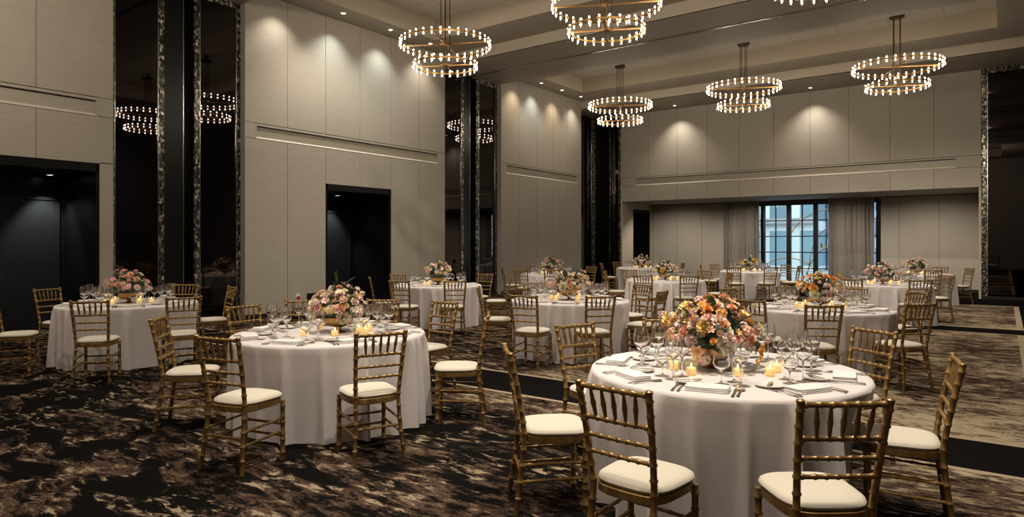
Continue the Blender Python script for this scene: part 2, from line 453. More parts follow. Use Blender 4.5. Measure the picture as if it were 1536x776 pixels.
# run A: the doorway edge does not fall on a panel joint, so its panels are laid by hand
def run_A():
    mb = MB(); d0, d1 = 2.85, 4.93
    ys = [-4.6, -3.4, -2.2, -1.0, 0.2, 1.4, 2.85, 4.0, 5.15]
    panels_x(mb, XL, 0.03, ys, [ZT, ZS])
    panels_x(mb, XL, 0.03, ys, [DZ, ZB_])
    panels_x(mb, XL, 0.03, ys[:7], [0.09, DZ])
    mb.box(XL-0.03, XL, d1, 5.15-0.002, 0.09, DZ+0.02)
    e = 0.24
    mb.box(XL-0.03, XL, 5.15-e+G/2, 5.148, ZB_+G/2, ZT-G/2); mb.box(XL-0.03, XL, -4.6, -4.6+e, ZB_+G/2, ZT-G/2)
    mb.cur = 1
    def bk(a, b, z0, z1): mb.box(XL-0.12, XL-0.012, a, b, z0, z1)
    bk(-4.6, d0, 0, DZ); bk(d1, 5.15, 0, DZ); bk(-4.6, 5.15, DZ, ZB_); bk(5.15-e, 5.15, ZB_, ZT); bk(-4.6, -4.6+e, ZB_, ZT); bk(-4.6, 5.15, ZT, ZS)
    mb.cur = 2
    mb.box(XM-0.02, XL-0.001, 5.15, 5.154, 0, ZS-0.002)
    struct('wall_left', mb, ['wall_linen', 'seam_dark', 'reveal'])
    struct('baseboard_left', MB().box(XL, XL+0.012, -4.6, d0, 0, 0.085).box(XL, XL+0.012, d1, 5.15, 0, 0.085), 'base_black')
run_A()
ysB = [7.65+(13.70-7.65)*i/6 for i in range(7)]
left_run('wall_left', ysB, (ysB[2], ysB[4]))
ysC = [16.27+(21.1-16.27)*i/5 for i in range(6)]
left_run('wall_left', ysC)
diffuser('long cream slot vent over the open black doorway at far left', 'y', -4.36, 4.91)
diffuser('long cream slot vent across the middle panelled wall, over its doorway', 'y', 7.89, 13.46)
diffuser('shorter cream slot vent on the far panelled wall beyond second black column', 'y', 16.51, 20.86)

# ---- door niches in the left wall
def niche(n, y0, y1, depth, xf=XL, ztop=DZ, label=None):
    mb = MB(); xb = xf-depth; zc = ztop-0.14
    mb.box(xb-0.05, xf-0.03, y0-0.06, y0, 0, ztop); mb.box(xb-0.05, xf-0.03, y1, y1+0.06, 0, ztop)
    mb.box(xf-0.125, xf-0.001, y0-0.0, y0+0.05, 0, ztop); mb.box(xf-0.125, xf-0.001, y1-0.05, y1, 0, ztop); mb.box(xf-0.125, xf-0.001, y0, y1, zc, ztop)
    mb.box(xb-0.06, xb, y0-0.06, y1+0.06, 0, ztop)
    mb.box(xb, xf-0.12, y0, y1, zc, zc+0.08)
    o = struct('door_%d' % n, mb, 'black_lacquer')
    lf = MB(); ym = (y0+y1)/2; w = (y1-y0)/2-0.14
    for a, b in ((ym-w, ym-0.004), (ym+0.004, ym+w)):
        lf.box(xb, xb+0.035, a, b, 0.01, 2.35)
    lf.box(xb, xb+0.05, ym-w-0.06, ym-w, 0, 2.42); lf.box(xb, xb+0.05, ym+w, ym+w+0.06, 0, 2.42); lf.box(xb, xb+0.05, ym-w-0.06, ym+w+0.06, 2.36, 2.42)
    link('door_leaf', lf.mesh('door_leaf', 'black_matte', False), o)
    hd = MB()
    for s in (-0.07, 0.07): hd.tube([(xb+0.06, ym+s, 0.95), (xb+0.06, ym+s, 1.15)], 0.01)
    link('handle', hd.mesh('door_handle', 'chrome'), o)
    return xb, zc
NICH = [niche(1, 2.85, 4.93, 1.55), niche(2, ysB[2], ysB[4], 1.5)]

# ---- mirrored black columns
def mirror_panel(label, face, u0, u1, plane, z1=6.5, mos_l=0.12, mos_r=0.12, mos_t=0.12, zt_open=None):
    """black mirror with mosaic frame; face 'x' => on plane X=plane facing +X, u = Y; face 'y' => on plane Y=plane facing -Y, u = X"""
    um = (u0+u1)/2
    t = thing('mirror_panel', label, 'mirror', (plane, um, 0) if face == 'x' else (um, plane, 0), 0, 'tall black mirrors in mosaic frames')
    def bx(mb, a, b, d0, d1, z0, zz):
        a -= um; b -= um
        if face == 'x': mb.box(d0, d1, a, b, z0, zz)
        else: mb.box(a, b, -d1, -d0, z0, zz)
    gm = MB(); bx(gm, u0+mos_l, u1-mos_r, -0.03, 0.0, 0.09, z1-mos_t)
    link('mirror_glass', gm.mesh('mirror_glass', 'black_mirror', False), t)
    fm = MB()
    if mos_l: bx(fm, u0, u0+mos_l, -0.03, 0.015, 0.09, z1)
    if mos_r: bx(fm, u1-mos_r, u1, -0.03, 0.015, 0.09, z1)
    if mos_t: bx(fm, u0+mos_l, u1-mos_r, -0.03, 0.015, z1-mos_t, z1)
    link('mosaic_frame', fm.mesh('mosaic_frame', 'mosaic', False), t)
    bz = MB(); bx(bz, u0, u1, -0.03, 0.02, 0.0, 0.09)
    link('plinth', bz.mesh('mirror_plinth', 'base_black', False), t)
    # polished bead beside the frame
    bd = MB()
    e = 0.012
    if mos_l: bx(bd, u0+mos_l, u0+mos_l+e, -0.02, 0.018, 0.09, z1-mos_t)
    if mos_r: bx(bd, u1-mos_r-e, u1-mos_r, -0.02, 0.018, 0.09, z1-mos_t)
    if len(bd.v): link('edge_bead', bd.mesh('mirror_bead', 'chrome', False), t)

def column(yc, half, zt, l1, l2):
    mirror_panel(l1, 'x', yc-half+0.006, yc-0.30, XM, zt, 0.08, 0.105)
    mirror_panel(l2, 'x', yc+0.28, yc+half-0.006, XM, zt, 0.105, 0.085)
    mb = MB()
    mb.box(XM-0.34, XM-0.30, yc-0.32, yc+0.30, 0, zt)           # pocket back
    mb.box(XM-0.30, XM-0.03, yc-0.33, yc-0.30, 0, zt); mb.box(XM-0.30, XM-0.03, yc+0.28, yc+0.31, 0, zt)
    mb.box(XM-0.10, XM-0.02, yc-0.30, yc-0.16, 0, zt)           # stepped jamb
    mb.box(XM-0.22, XM-0.12, yc-0.16, yc+0.12, 0, zt)           # stacked partition leaf
    mb.cur = 1
    mb.box(XM-0.10, XM-0.092, yc-0.16, yc-0.145, 0, zt); mb.box(XM-0.12, XM-0.11, yc+0.12, yc+0.135, 0, zt)
    mb.cur = 2
    mb.box(XM-0.06, XM-0.035, yc-half, yc-0.30, 0, zt); mb.box(XM-0.06, XM-0.035, yc+0.28, yc+half, 0, zt)
    struct('wall_left_pocket', mb, ['black_lacquer', 'chrome', 'black_matte'])
column(6.40, 1.25, ZBM, 'tall black mirror, the one against the far left doorway wall', 'tall black mirror beside the middle panelled wall, nearer black column')
column(14.985, 1.285, ZBM, 'tall narrow black mirror at the far end of the middle panelled wall', 'tall narrow black mirror before the far panelled wall')
# corner column
mirror_panel('black mirror on the side wall at the far left corner column', 'x', 21.106, 22.42, XM, ZBM, 0.06, 0.26)
mirror_panel('narrow black mirror facing the room at the far left corner', 'y', -12.40, -11.87, YB+0.10, ZBM, 0.03, 0.13)
mb = MB().box(XM-0.3, XM-0.26, 22.4, 23.2, 0, ZBM).box(XM-0.06, XM-0.035, 21.1, 22.42, 0, ZBM).box(XM-0.3, -12.39, YB+0.11, YB+0.15, 0, ZBM).box(-12.42, -11.86, YB+0.135, YB+0.2, 0, ZBM)
struct('wall_left_pocket', mb, 'black_lacquer')

# ---- back wall
X0, X1 = -11.86, -0.53
xsB = [X0+(X1-X0)*i/10 for i in range(11)]
ZA = 3.17
mb = MB()
panels_y(mb, YB, 0.03, xsB, [ZA, ZB_]); panels_y(mb, YB, 0.03, xsB, [ZT, ZBM])
for a, b in ((X0, X0+0.58), (X1-0.58, X1)): mb.box(a+0.002, b-G/2, YB, YB+0.03, ZB_+G/2, ZT-G/2)
mb.cur = 1
mb.box(X0, X1, YB+0.012, YB+0.13, ZA+0.004, ZB_); mb.box(X0, X1, YB+0.012, YB+0.13, ZT, ZBM); mb.box(X0, X0+0.58, YB+0.012, YB+0.13, ZB_, ZT); mb.box(X1-0.58, X1, YB+0.012, YB+0.13, ZB_, ZT)
mb.cur = 2
mb.box(X0-0.01, X0, YB+0.001, YB+0.2, 0, ZBM)
mb.box(X0, X0+0.05, YB+0.001, YB+0.16, 0.0, ZA); mb.box(X1-0.06, X1, YB+0.001, YB+0.16, 0, ZA)
struct('wall_back', mb, ['wall_linen', 'seam_dark', 'plaster'])
diffuser('very long cream slot vent above the alcove opening in the back wall', 'x', X0+0.58, X1-0.58)
mirror_panel('wide black mirror at the far right end of the back wall', 'y', X1+0.01, XR-0.01, YB-0.02, ZBM, 0.13, 0.13, 0.13)
struct('wall_back_right', MB().box(X1, XR, YB+0.02, YB+0.2, 0, ZBM), 'black_matte')

# ---- alcove
YA = 25.75
mb = MB()
ax0, ax1 = X0+0.05, X1-0.06
WX0, WX1 = -8.75, -3.42
panels_y(mb, YA, 0.03, [ax0, ax0+0.02, -10.75, -9.7, WX0], [0.09, 3.15])
panels_y(mb, YA, 0.03, [WX1, -2.85, -1.72, ax1], [0.09, 3.15])
mb.cur = 1
mb.box(ax0-0.1, WX0, YA+0.012, YA+0.15, 0, 3.2); mb.box(WX1, ax1+0.1, YA+0.012, YA+0.15, 0, 3.2); mb.box(WX0, WX1, YA+0.012, YA+0.15, 3.06, 3.2)
struct('wall_alcove', mb, ['alcove_linen', 'seam_dark'])
struct('wall_alcove_right', MB().box(ax1, ax1+0.1, YB+0.16, YA+0.1, 0, 3.2), 'alcove_linen')
dy0, dy1 = 23.95, 25.5
struct('wall_alcove_left', MB().box(ax0-0.1, ax0, YB+0.16, dy0, 0, 3.2).box(ax0-0.1, ax0, dy1, YA+0.1, 0, 3.2).box(ax0-0.1, ax0, dy0, dy1, 2.94, 3.2), 'plaster')
niche(3, dy0, dy1, 1.0, ax0, 2.94)
struct('ceiling_alcove', MB().box(ax0-0.1, ax1+0.1, YB+0.13, YA+0.6, 3.17, 3.25), 'shaded_plaster')
struct('baseboard_back', MB().box(ax0, WX0, YA-0.012, YA, 0, 0.085).box(WX1, ax1, YA-0.012, YA, 0, 0.085), 'base_black')

# window
win = link('window_1', None); win['kind'] = 'structure'
YW = 26.05
fr = MB()
thick = [-8.33, -7.40, -6.46, -5.53, -4.60, -3.50]
for x in thick: fr.box(x-0.08, x+0.08, YW-0.06, YW+0.06, 0, 3.06)
fr.box(WX0, WX1, YW-0.06, YW+0.06, 3.0, 3.08); fr.box(WX0, WX1, YW-0.06, YW+0.06, 0, 0.10)
for x in thick[:-1]: fr.box(x+0.465-0.022, x+0.465+0.022, YW-0.03, YW+0.03, 0.1, 3.0)
for z in (0.65, 1.245, 1.84, 2.43): fr.box(WX0, WX1, YW-0.025, YW+0.025, z-0.018, z+0.018)
fr.box(WX0-0.02, WX0, YA+0.1, YW+0.06, 0, 3.1); fr.box(WX1, WX1+0.02, YA+0.1, YW+0.06, 0, 3.1)
o = link('window_frame', fr.mesh('window_frame', 'window_metal', False), win)
o = link('window_glass', MB().box(WX0, WX1, YW-0.004, YW+0.004, 0.08, 3.02).mesh('window_glass', 'thin_glass', False), win)
struct('trim_1', MB().box(WX0-0.02, WX0, YA-0.0, YA+0.10, 0, 3.1).box(WX1, WX1+0.02, YA, YA+0.10, 0, 3.1), 'window_metal')

def curtain(label, x0, x1, y, z1, mat, n, amp=0.07, axis='x', group='drapes by the window'):
    mb = MB(); N = n*10; rows = [0.02, 0.4, 1.0, 1.8, 2.5, z1-0.1, z1]
    L = x1-x0; rr = random.Random(int(abs(x0)*100)); ph = [rr.uniform(-.5, .5) for _ in range(n+2)]
    rings = []
    for z in rows:
        k = 0.55+0.45*(1-z/z1)
        pts = []
        for i in range(N+1):
            s = i/N; q = s*n+0.35*math.sin(s*7+ph[0])
            off = amp*k*(math.sin(2*PI*q)+0.25*math.sin(4*PI*q+ph[1]*4))
            off = off*(0.7+0.3*math.sin(q*1.7+ph[2]))
            u = x0+L*s; pts.append((u, y+off, z) if axis == 'x' else (y+off, u, z))
        rings.append(pts)
    M = N+1
    vs = [p for r in rings for p in r]; fs = [(i*M+k, i*M+k+1, (i+1)*M+k+1, (i+1)*M+k) for i in range(len(rows)-1) for k in range(N)]
    mb.add(vs, fs)
    o = link('curtain', mb.mesh('curtain', mat), None)
    tag(o, label, 'curtain', group); return o
curtain('long taupe pleated curtain, left side of the window', -8.72, -7.42, 25.55, 3.15, 'curtain_fabric', 9)
curtain('long taupe pleated curtain, right side of the window', -5.02, -3.57, 25.55, 3.15, 'curtain_fabric', 10)

# ---- ceilings: high tiled planes, soffits, beams
xl, xr = XL-0.25, XR
def ceiling_bay(y0, y1, mgy, n):
    cx0, cx1, cy0, cy1 = XL+0.75, -0.14, y0+mgy, y1-mgy
    struct('ceiling', MB().box(cx0-0.1, cx1+0.1, cy0-0.1, cy1+0.1, ZC, ZC+0.06), 'ceiling_tile')
    mb = MB()
    def slab(a, b, c, d):
        mb.cur = 0; mb.box(a, b, c, d, ZS, ZS+0.004)
    slab(xl, cx0, y0, y1); slab(cx1, xr, y0, y1); slab(cx0, cx1, y0, cy0); slab(cx0, cx1, cy1, y1)
    mb.cur = 1
    mb.box(cx0-0.06, cx0, cy0-0.06, cy1+0.06, ZS+0.001, ZC); mb.box(cx1, cx1+0.06, cy0-0.06, cy1+0.06, ZS+0.001, ZC)
    mb.box(cx0, cx1, cy0-0.06, cy0, ZS+0.001, ZC); mb.box(cx0, cx1, cy1, cy1+0.06, ZS+0.001, ZC)
    struct('ceiling_soffit', mb, ['shaded_plaster', 'plaster'])
ceiling_bay(YF, 5.15, 1.2, 0)
ceiling_bay(7.65, 13.70, 1.2, 1)
ceiling_bay(16.27, 21.1, 1.2, 2)
def beam(y0, y1, track=True):
    mb = MB(); mb.cur = 1
    mb.box(xl, xr, y0, y0+0.03, ZBM+0.002, ZS+0.01); mb.box(xl, xr, y1-0.03, y1, ZBM+0.002, ZS+0.01)
    mb.cur = 0
    ym = (y0+y1)/2
    if track:
        mb.box(xl, xr, y0, ym-0.03, ZBM, ZBM+0.02); mb.box(xl, xr, ym+0.03, y1, ZBM, ZBM+0.02)
        mb.cur = 2; mb.box(xl, xr, ym-0.03, ym-0.018, ZBM-0.012, ZBM+0.05); mb.box(xl, xr, ym+0.018, ym+0.03, ZBM-0.012, ZBM+0.05)
        mb.cur = 3; mb.box(xl, xr, ym-0.03, ym+0.03, ZBM+0.05, ZBM+0.07)
    else:
        mb.box(xl, xr, y0, y1, ZBM, ZBM+0.02)
    struct('ceiling_beam', mb, ['shaded_plaster', 'plaster', 'steel', 'black_matte'])
beam(5.15, 7.65); beam(13.70, 16.27); beam(21.1, 23.5, False)

# ---- room behind the camera and the right side (seen in the black mirrors)
mb = MB()
mb.box(XR, XR+0.1, YF, 23.2, 0, ZS)
struct('wall_right', mb, 'right_wall_dark')
struct('wall_front', MB().box(XL-0.2, XR, YF-0.1, YF, 0, ZS), 'wall_linen')
for i, (a, b) in enumerate(((16.6, 19.0), (19.6, 22.0))):
    curtain('dark drape on the right wall, %s one, seen in the black mirror' % ('first' if i == 0 else 'second'), a, b, XR-0.16, 6.2, 'dark_curtain', 12, 0.07, 'y', 'dark drapes mirrored at the right')

# ---- unseen shell added to stop outside light leaking in behind panels and above ceilings
mb = MB()
mb.box(-14.7, -14.6, YF-0.2, 26.4, 0, 7.6); mb.box(-14.7, XR+0.2, YF-0.2, 26.4, 7.5, 7.6)
mb.box(-14.7, XR+0.2, 26.25, 26.35, 3.2, 7.6); mb.box(-14.7, WX0-0.02, 26.25, 26.35, 0, 3.2); mb.box(WX1+0.02, XR+0.2, 26.25, 26.35, 0, 3.2)
mb.box(XR+0.1, XR+0.2, YF-0.2, 26.4, 0, 7.6); mb.box(-14.7, XR+0.2, YF-0.25, YF-0.15, 0, 7.6)
struct('wall_light_seal', mb, 'black_matte')
struct('wall_left_pocket', MB().box(-13.2, -13.1, 21.0, 23.6, 0, ZBM).box(-13.2, X0-0.02, 23.25, 23.3, 0, ZBM), 'black_matte')  # added behind the corner column to block leaking outside light

# ---- outside
def facade_block(name, label, mat, x0, x1, y, z0, z1, cornice=None):
    t = thing(name, label, 'building', ((x0+x1)/2, y, 0), 0, 'buildings outside the window')
    h = (x1-x0)/2
    link('facade_wall', MB().box(-h, h, 0, 3, z0, z1).mesh('facade_wall', mat, False), t)
    for z in (cornice or [z1]):
        link('cornice', MB().box(-h, h, -0.35, 0.0, z-0.16, z+0.16).mesh('facade_cornice', 'pavement', False), t)
facade_block('building', 'pale grey building with stone ledges outside the window', 'facade_pale', -14.5, -8.6, 41, 0, 16, [2.9, 6.0, 9.5])
facade_block('building', 'teal glass building slice at the left of the window', 'facade_teal', -18.2, -14.55, 40, 0, 16, [7.5])
facade_block('building', 'blue glass building at the right of the window', 'facade_blue', -8.5, 2.0, 43, 0, 18, [5.2, 9.0])
facade_block('building', 'low red shopfront seen at the lower left of the window', 'facade_red', -14.5, -13.4, 36, 0, 3.4, [3.3])
struct('ground_outside', MB().box(-40, 30, 26.65, 60, -0.2, -0.02), 'pavement')
# hanging arc mobile beyond the glass
def mobile():
    t = thing('hanging_mobile', 'thin brass arc mobile hanging behind the window panes', 'mobile', (-6.0, 27.6, 1.3))
    def arc(cx, cz, rx, rz, a0, a1, y=0):
        mb = MB(); mb.tube([(cx+rx*math.cos(R(a0+(a1-a0)*i/32)), y, cz+rz*math.sin(R(a0+(a1-a0)*i/32))) for i in range(33)], 0.02, 6)
        link('arc', mb.mesh('mobile_arc', 'brass'), t)
    arc(0.85, 0.1, 1.75, 1.5, 25, 180); arc(0.85, -0.7, 0.95, 1.65, 25, 180); arc(0.9, -1.2, 1.1, 1.4, 20, 170); arc(-0.9, -1.3, 1.2, 1.0, 20, 160)
    link('drop_rod', MB().tube([(0.85, 0, -0.6), (0.85, 0, 3.4)], 0.014, 6).mesh('mobile_rod', 'bronze'), t)
    for x, z in ((-0.9, 0.0), (0.35, 0.2), (0.85, 0.9), (0.85, 1.55)):
        link('weight', MB().lathe([(0, -0.1), (0.05, -0.08), (0.05, 0.08), (0, 0.1)], 10).mesh('mobile_weight', 'brass'), t, (x, 0, z))
mobile()
t = thing('light_tree', 'small white tiered tree of lights outside, lower right window pane', 'decoration', (-5.2, 30.0, -0.02))
link('trunk', MB().tube([(0, 0, 0), (0, 0, 1.75)], 0.05, 8).mesh('tree_trunk', 'bronze'), t)
for i in range(7):
    z = 0.25+i*0.22; r = 0.5*(1-i/7.5)
    link('light_ring', MB().torus(r, 0.035, z, 24, 6).mesh('light_ring', 'fairy_light'), t)

# ---- small wall fittings near the middle doorway
def on_left(px, py):
    u = (px-CX)/F; dx = FW[0]+u*RT[0]; dy = FW[1]+u*RT[1]; k = XL/dx
    return dy*k, CAMH+k*(HY-py)/F
y, z = on_left(446.5, 446); t = thing('wall_callpoint', 'small red call point low on the middle panelled wall', 'alarm button', (XL, y, z))
link('backplate', MB().box(0, 0.012, -0.05, 0.05, -0.07, 0.07).mesh('callpoint_plate', 'white_paint', False), t)
link('button_box', MB().box(0.012, 0.04, -0.035, 0.035, -0.05, 0.02).mesh('callpoint_box', 'red_plastic', False), t)
y, z = on_left(466.5, 446); t = thing('wall_socket', 'black square socket plate on the wall beside the middle doorway', 'socket', (XL, y, z))
link('faceplate', MB().box(0, 0.015, -0.11, 0.11, -0.09, 0.09).mesh('socket_plate', 'black_matte', False), t)
link('insert', MB().box(0.015, 0.02, -0.06, 0.06, -0.05, 0.05).mesh('socket_insert', 'black_lacquer', False), t)

# ------------------------------------------------------------------ downlights
DLM = [MB().lathe([(0.045, 0.0), (0.075, 0.0), (0.075, -0.006), (0.05, -0.012), (0.045, -0.004)], 20, closed=True).mesh('downlight_trim', 'white_paint'),
       MB().lathe([(0.045, -0.003), (0.0, -0.003)], 16).mesh('downlight_lens', 'lens_glow')]
def downlight(label, x, y, z, power, color, tgt=None, angle=70, blend=0.6, light=True):
    t = thing('downlight', label, 'downlight', (x, y, z), 0, 'recessed ceiling downlights')
    link('trim_ring', DLM[0], t); link('lens', DLM[1], t)
    if light:
        spot('downlight_lamp', (x, y, z-0.03), tgt or (x, y, 0), power, color, angle, blend, 0.03)
def spot(name, loc, tgt, power, color, angle=70, blend=0.6, rad=0.03):
    l = bpy.data.lights.new(name, 'SPOT'); l.energy = power; l.color = color; l.spot_size = R(angle); l.spot_blend = blend; l.shadow_soft_size = rad
    o = bpy.data.objects.new(name, l); COL.objects.link(o); o.location = loc
    o.rotation_euler = (Vector(tgt)-Vector(loc)).to_track_quat('-Z', 'Y').to_euler()
WARM, NEUT, COOL = (1.0, 0.80, 0.58), (1.0, 0.92, 0.80), (0.90, 1.0, 0.96)
for i, (y, cl) in enumerate(((8.35, NEUT), (9.80, COOL), (11.25, COOL), (12.65, NEUT))):
    downlight('recessed downlight %s over the middle panelled wall' % ('first', 'second', 'third', 'fourth')[i], -12.05, y, ZS, 88, cl, (-12.17, y, 4.0), 100, 1.0)
for i, (y, cl) in enumerate(((16.85, WARM), (17.9, COOL), (19.15, WARM), (20.4, NEUT))):
    downlight('recessed downlight %s over the far panelled wall' % ('first', 'second', 'third', 'fourth')[i], -12.1, y, ZS, 78, cl, (-12.2, y, 4.0), 95, 1.0)
for i, x in enumerate((-9.45, -4.93)):
    downlight('recessed downlight over the back wall, %s of two' % ('left' if i == 0 else 'right'), x, 22.45, ZBM, 130, NEUT, (x, 22.62, 4.0), 100, 1.0)
for i, ((xb, zc), y) in enumerate(zip(NICH, (4.35, ysB[2]+1.5))):
    nm = ('far left doorway', 'middle doorway')[i]
    downlight('tiny downlight inside the black %s' % nm, xb+0.35, (4.6, ysB[2]+1.25)[i], zc-0.001, 130, COOL, (xb+0.1, (4.6, ysB[2]+1.25)[i], 0), 75, 0.7)

# ------------------------------------------------------------------ chandeliers
CHD = {}
def build_chand_meshes():
    def ring(Rr, z): return MB().torus(Rr, 0.016, 0, 96, 4, ry=0.026)
    CHD['upper_ring'] = ring(0.98, 0).mesh('upper_ring', 'brass'); CHD['lower_ring'] = ring(0.685, 0).mesh('lower_ring', 'brass')
    CHD['bar_u'] = MB().box(-0.98, 0.98, -0.012, 0.012, -0.014, 0.014).mesh('crossbar_upper', 'brass', False)
    CHD['bar_l'] = MB().box(-0.685, 0.685, -0.012, 0.012, -0.014, 0.014).mesh('crossbar_lower', 'brass', False)
    CHD['canopy'] = MB().lathe([(0, 0.07), (0.15, 0.07), (0.165, 0.06), (0.165, 0.0), (0.15, -0.01), (0, -0.01)], 32).mesh('canopy', 'bronze')
    CHD['neck'] = MB().lathe([(0.03, 0), (0.03, 0.13), (0.06, 0.13), (0.06, 0.15)], 16).mesh('neck', 'bronze')
    CHD['rod'] = MB().tube([(0, 0, 0), (0, 0, 1.69)], 0.009, 8).mesh('rod', 'bronze')
    CHD['hub'] = MB().box(-0.085, 0.085, -0.085, 0.085, -0.018, 0.018).mesh('hub', 'brass', False)
    lm = MB()
    n = 12; r = 0.033
    vs = [(r*math.cos(2*PI*k/n), r*math.sin(2*PI*k/n), z) for z in (-0.088, 0.088) for k in range(n)]
    lm.add(vs, [(k, (k+1) % n, n+(k+1) % n, n+k) for k in range(n)])
    lm.cur = 1
    lm.lathe([(0.021, -0.022), (0.036, -0.022), (0.036, 0.022), (0.021, 0.022)], 12, closed=True)
    CHD['lamp'] = lm.mesh('lamp', ['thin_glass', 'brass'])
    b = MB()
    b.lathe([(0.0, 0.024), (0.010, 0.026), (0.0125, 0.035), (0.0125, 0.056), (0.006, 0.066), (0, 0.069)], 8)
    b.lathe([(0.0, -0.069), (0.006, -0.066), (0.0125, -0.056), (0.0125, -0.035), (0.010, -0.026), (0, -0.024)], 8)
    CHD['bulb'] = b.mesh('bulb', 'bulb_glow')
build_chand_meshes()
ZU, ZL = 5.90, 5.43
def chandelier(x, y, label, rot):
    t = thing('chandelier', label, 'chandelier', (x, y, ZL), 0, 'two-ring chandeliers')
    link('canopy', CHD['canopy'], t, (0, 0, 7.10-ZL)); link('neck', CHD['neck'], t, (0, 0, 7.14-ZL))
    for sx in (-0.07, 0.07):
        for sy in (-0.07, 0.07): link('rod', CHD['rod'], t, (sx, sy, 0))
    link('upper_ring', CHD['upper_ring'], t, (0, 0, ZU-ZL)); link('lower_ring', CHD['lower_ring'], t)
    for a in (0, 90):
        link('crossbar', CHD['bar_u'], t, (0, 0, ZU-ZL), R(rot+a)); link('crossbar', CHD['bar_l'], t, (0, 0, 0), R(rot+a))
    link('hub', CHD['hub'], t, (0, 0, ZU-ZL)); link('hub', CHD['hub'], t)
    for Rr, z, n in ((0.98, ZU-ZL, 34), (0.685, 0, 24)):
        for k in range(n):
            a = 2*PI*(k+0.5)/n+R(rot)
            l = link('lamp', CHD['lamp'], t, (Rr*math.cos(a), Rr*math.sin(a), z), a)
            link('bulb', CHD['bulb'], l)
for x, y, lb in ((-9.75, 10.70, 'two-ring brass chandelier hanging before the middle panelled wall'),
                 (-5.80, 10.67, 'two-ring brass chandelier at top centre, its upper ring cut by the frame'),
                 (-2.20, 10.60, 'brass chandelier mostly above the frame, only its lowest lamps showing'),
                 (-9.70, 18.75, 'smallest-looking two-ring brass chandelier, before the corner column'),
                 (-5.85, 18.70, 'two-ring brass chandelier in the far bay, middle of three'),
                 (-2.12, 18.68, 'two-ring brass chandelier in the far bay, rightmost of three')):
    chandelier(x, y, lb, 26)

# ------------------------------------------------------------------ chiavari chair
def bamboo(path, r, rings, n=8, rb=1.28):
    """tube along a polyline with raised bamboo nodes at arc fractions RINGS"""
    P = [Vector(p) for p in path]; L = [0]
    for a, b in zip(P, P[1:]): L.append(L[-1]+(b-a).length)
    T = L[-1]
    st = {0.0, 1.0}; st |= {l/T for l in L}
    e = 0.006/T
    rad = {}
    for q in rings:
        for dq, k in ((-e*1.4, 1.0), (-e*.5, rb), (e*.5, rb), (e*1.4, 1.0)):
            s = min(max(q+dq, 0), 1); st.add(s); rad[s] = k
    st = sorted(st); pts = []; rr = []
    for s in st:
        d = s*T; i = max(j for j in range(len(L)) if L[j] <= d+1e-9); i = min(i, len(P)-2)
        f = (d-L[i])/(L[i+1]-L[i]); pts.append(P[i].lerp(P[i+1], f)); rr.append(r*rad.get(s, 1.0))
    return MB().tube(pts, rr, n)
def lerp_path(pts, n):
    out = []
    m = len(pts)-1
    for i in range(n+1):   # catmull-rom
        s = i/n*m; k = min(int(s), m-1); f = s-k
        p = [Vector(pts[max(0, min(m, k+j))]) for j in (-1, 0, 1, 2)]
        out.append(0.5*((2*p[1])+(p[2]-p[0])*f+(2*p[0]-5*p[1]+4*p[2]-p[3])*f*f+(3*p[1]-p[0]-3*p[2]+p[3])*f*f*f))
    return out
def superring(wf, wr, d0, d1, z, inset, n=36, ex=3.6):
    pts = []
    for k in range(n):
        a = 2*PI*k/n; c, s = math.cos(a), math.sin(a)
        x = abs(c)**(2/ex)*(1 if c >= 0 else -1); y = abs(s)**(2/ex)*(1 if s >= 0 else -1)
        yy = (d0+d1)/2+y*((d1-d0)/2-inset); f = (yy-d0)/(d1-d0)
        w = (wr+(wf-wr)*f)/2-inset
        pts.append((x*w, yy, z))
    return pts
def post_x(z):   # half spacing of the back posts at height z
    return 0.160+0.028*((z-0.45)/0.45)**2 if z < 0.45 else 0.160+0.024*((z-0.45)/0.47)
def post_y(z):
    return -0.185-0.055*((0.45-z)/0.45)**1.3 if z < 0.45 else -0.185-0.085*((z-0.45)/0.47)**1.25
CH = []
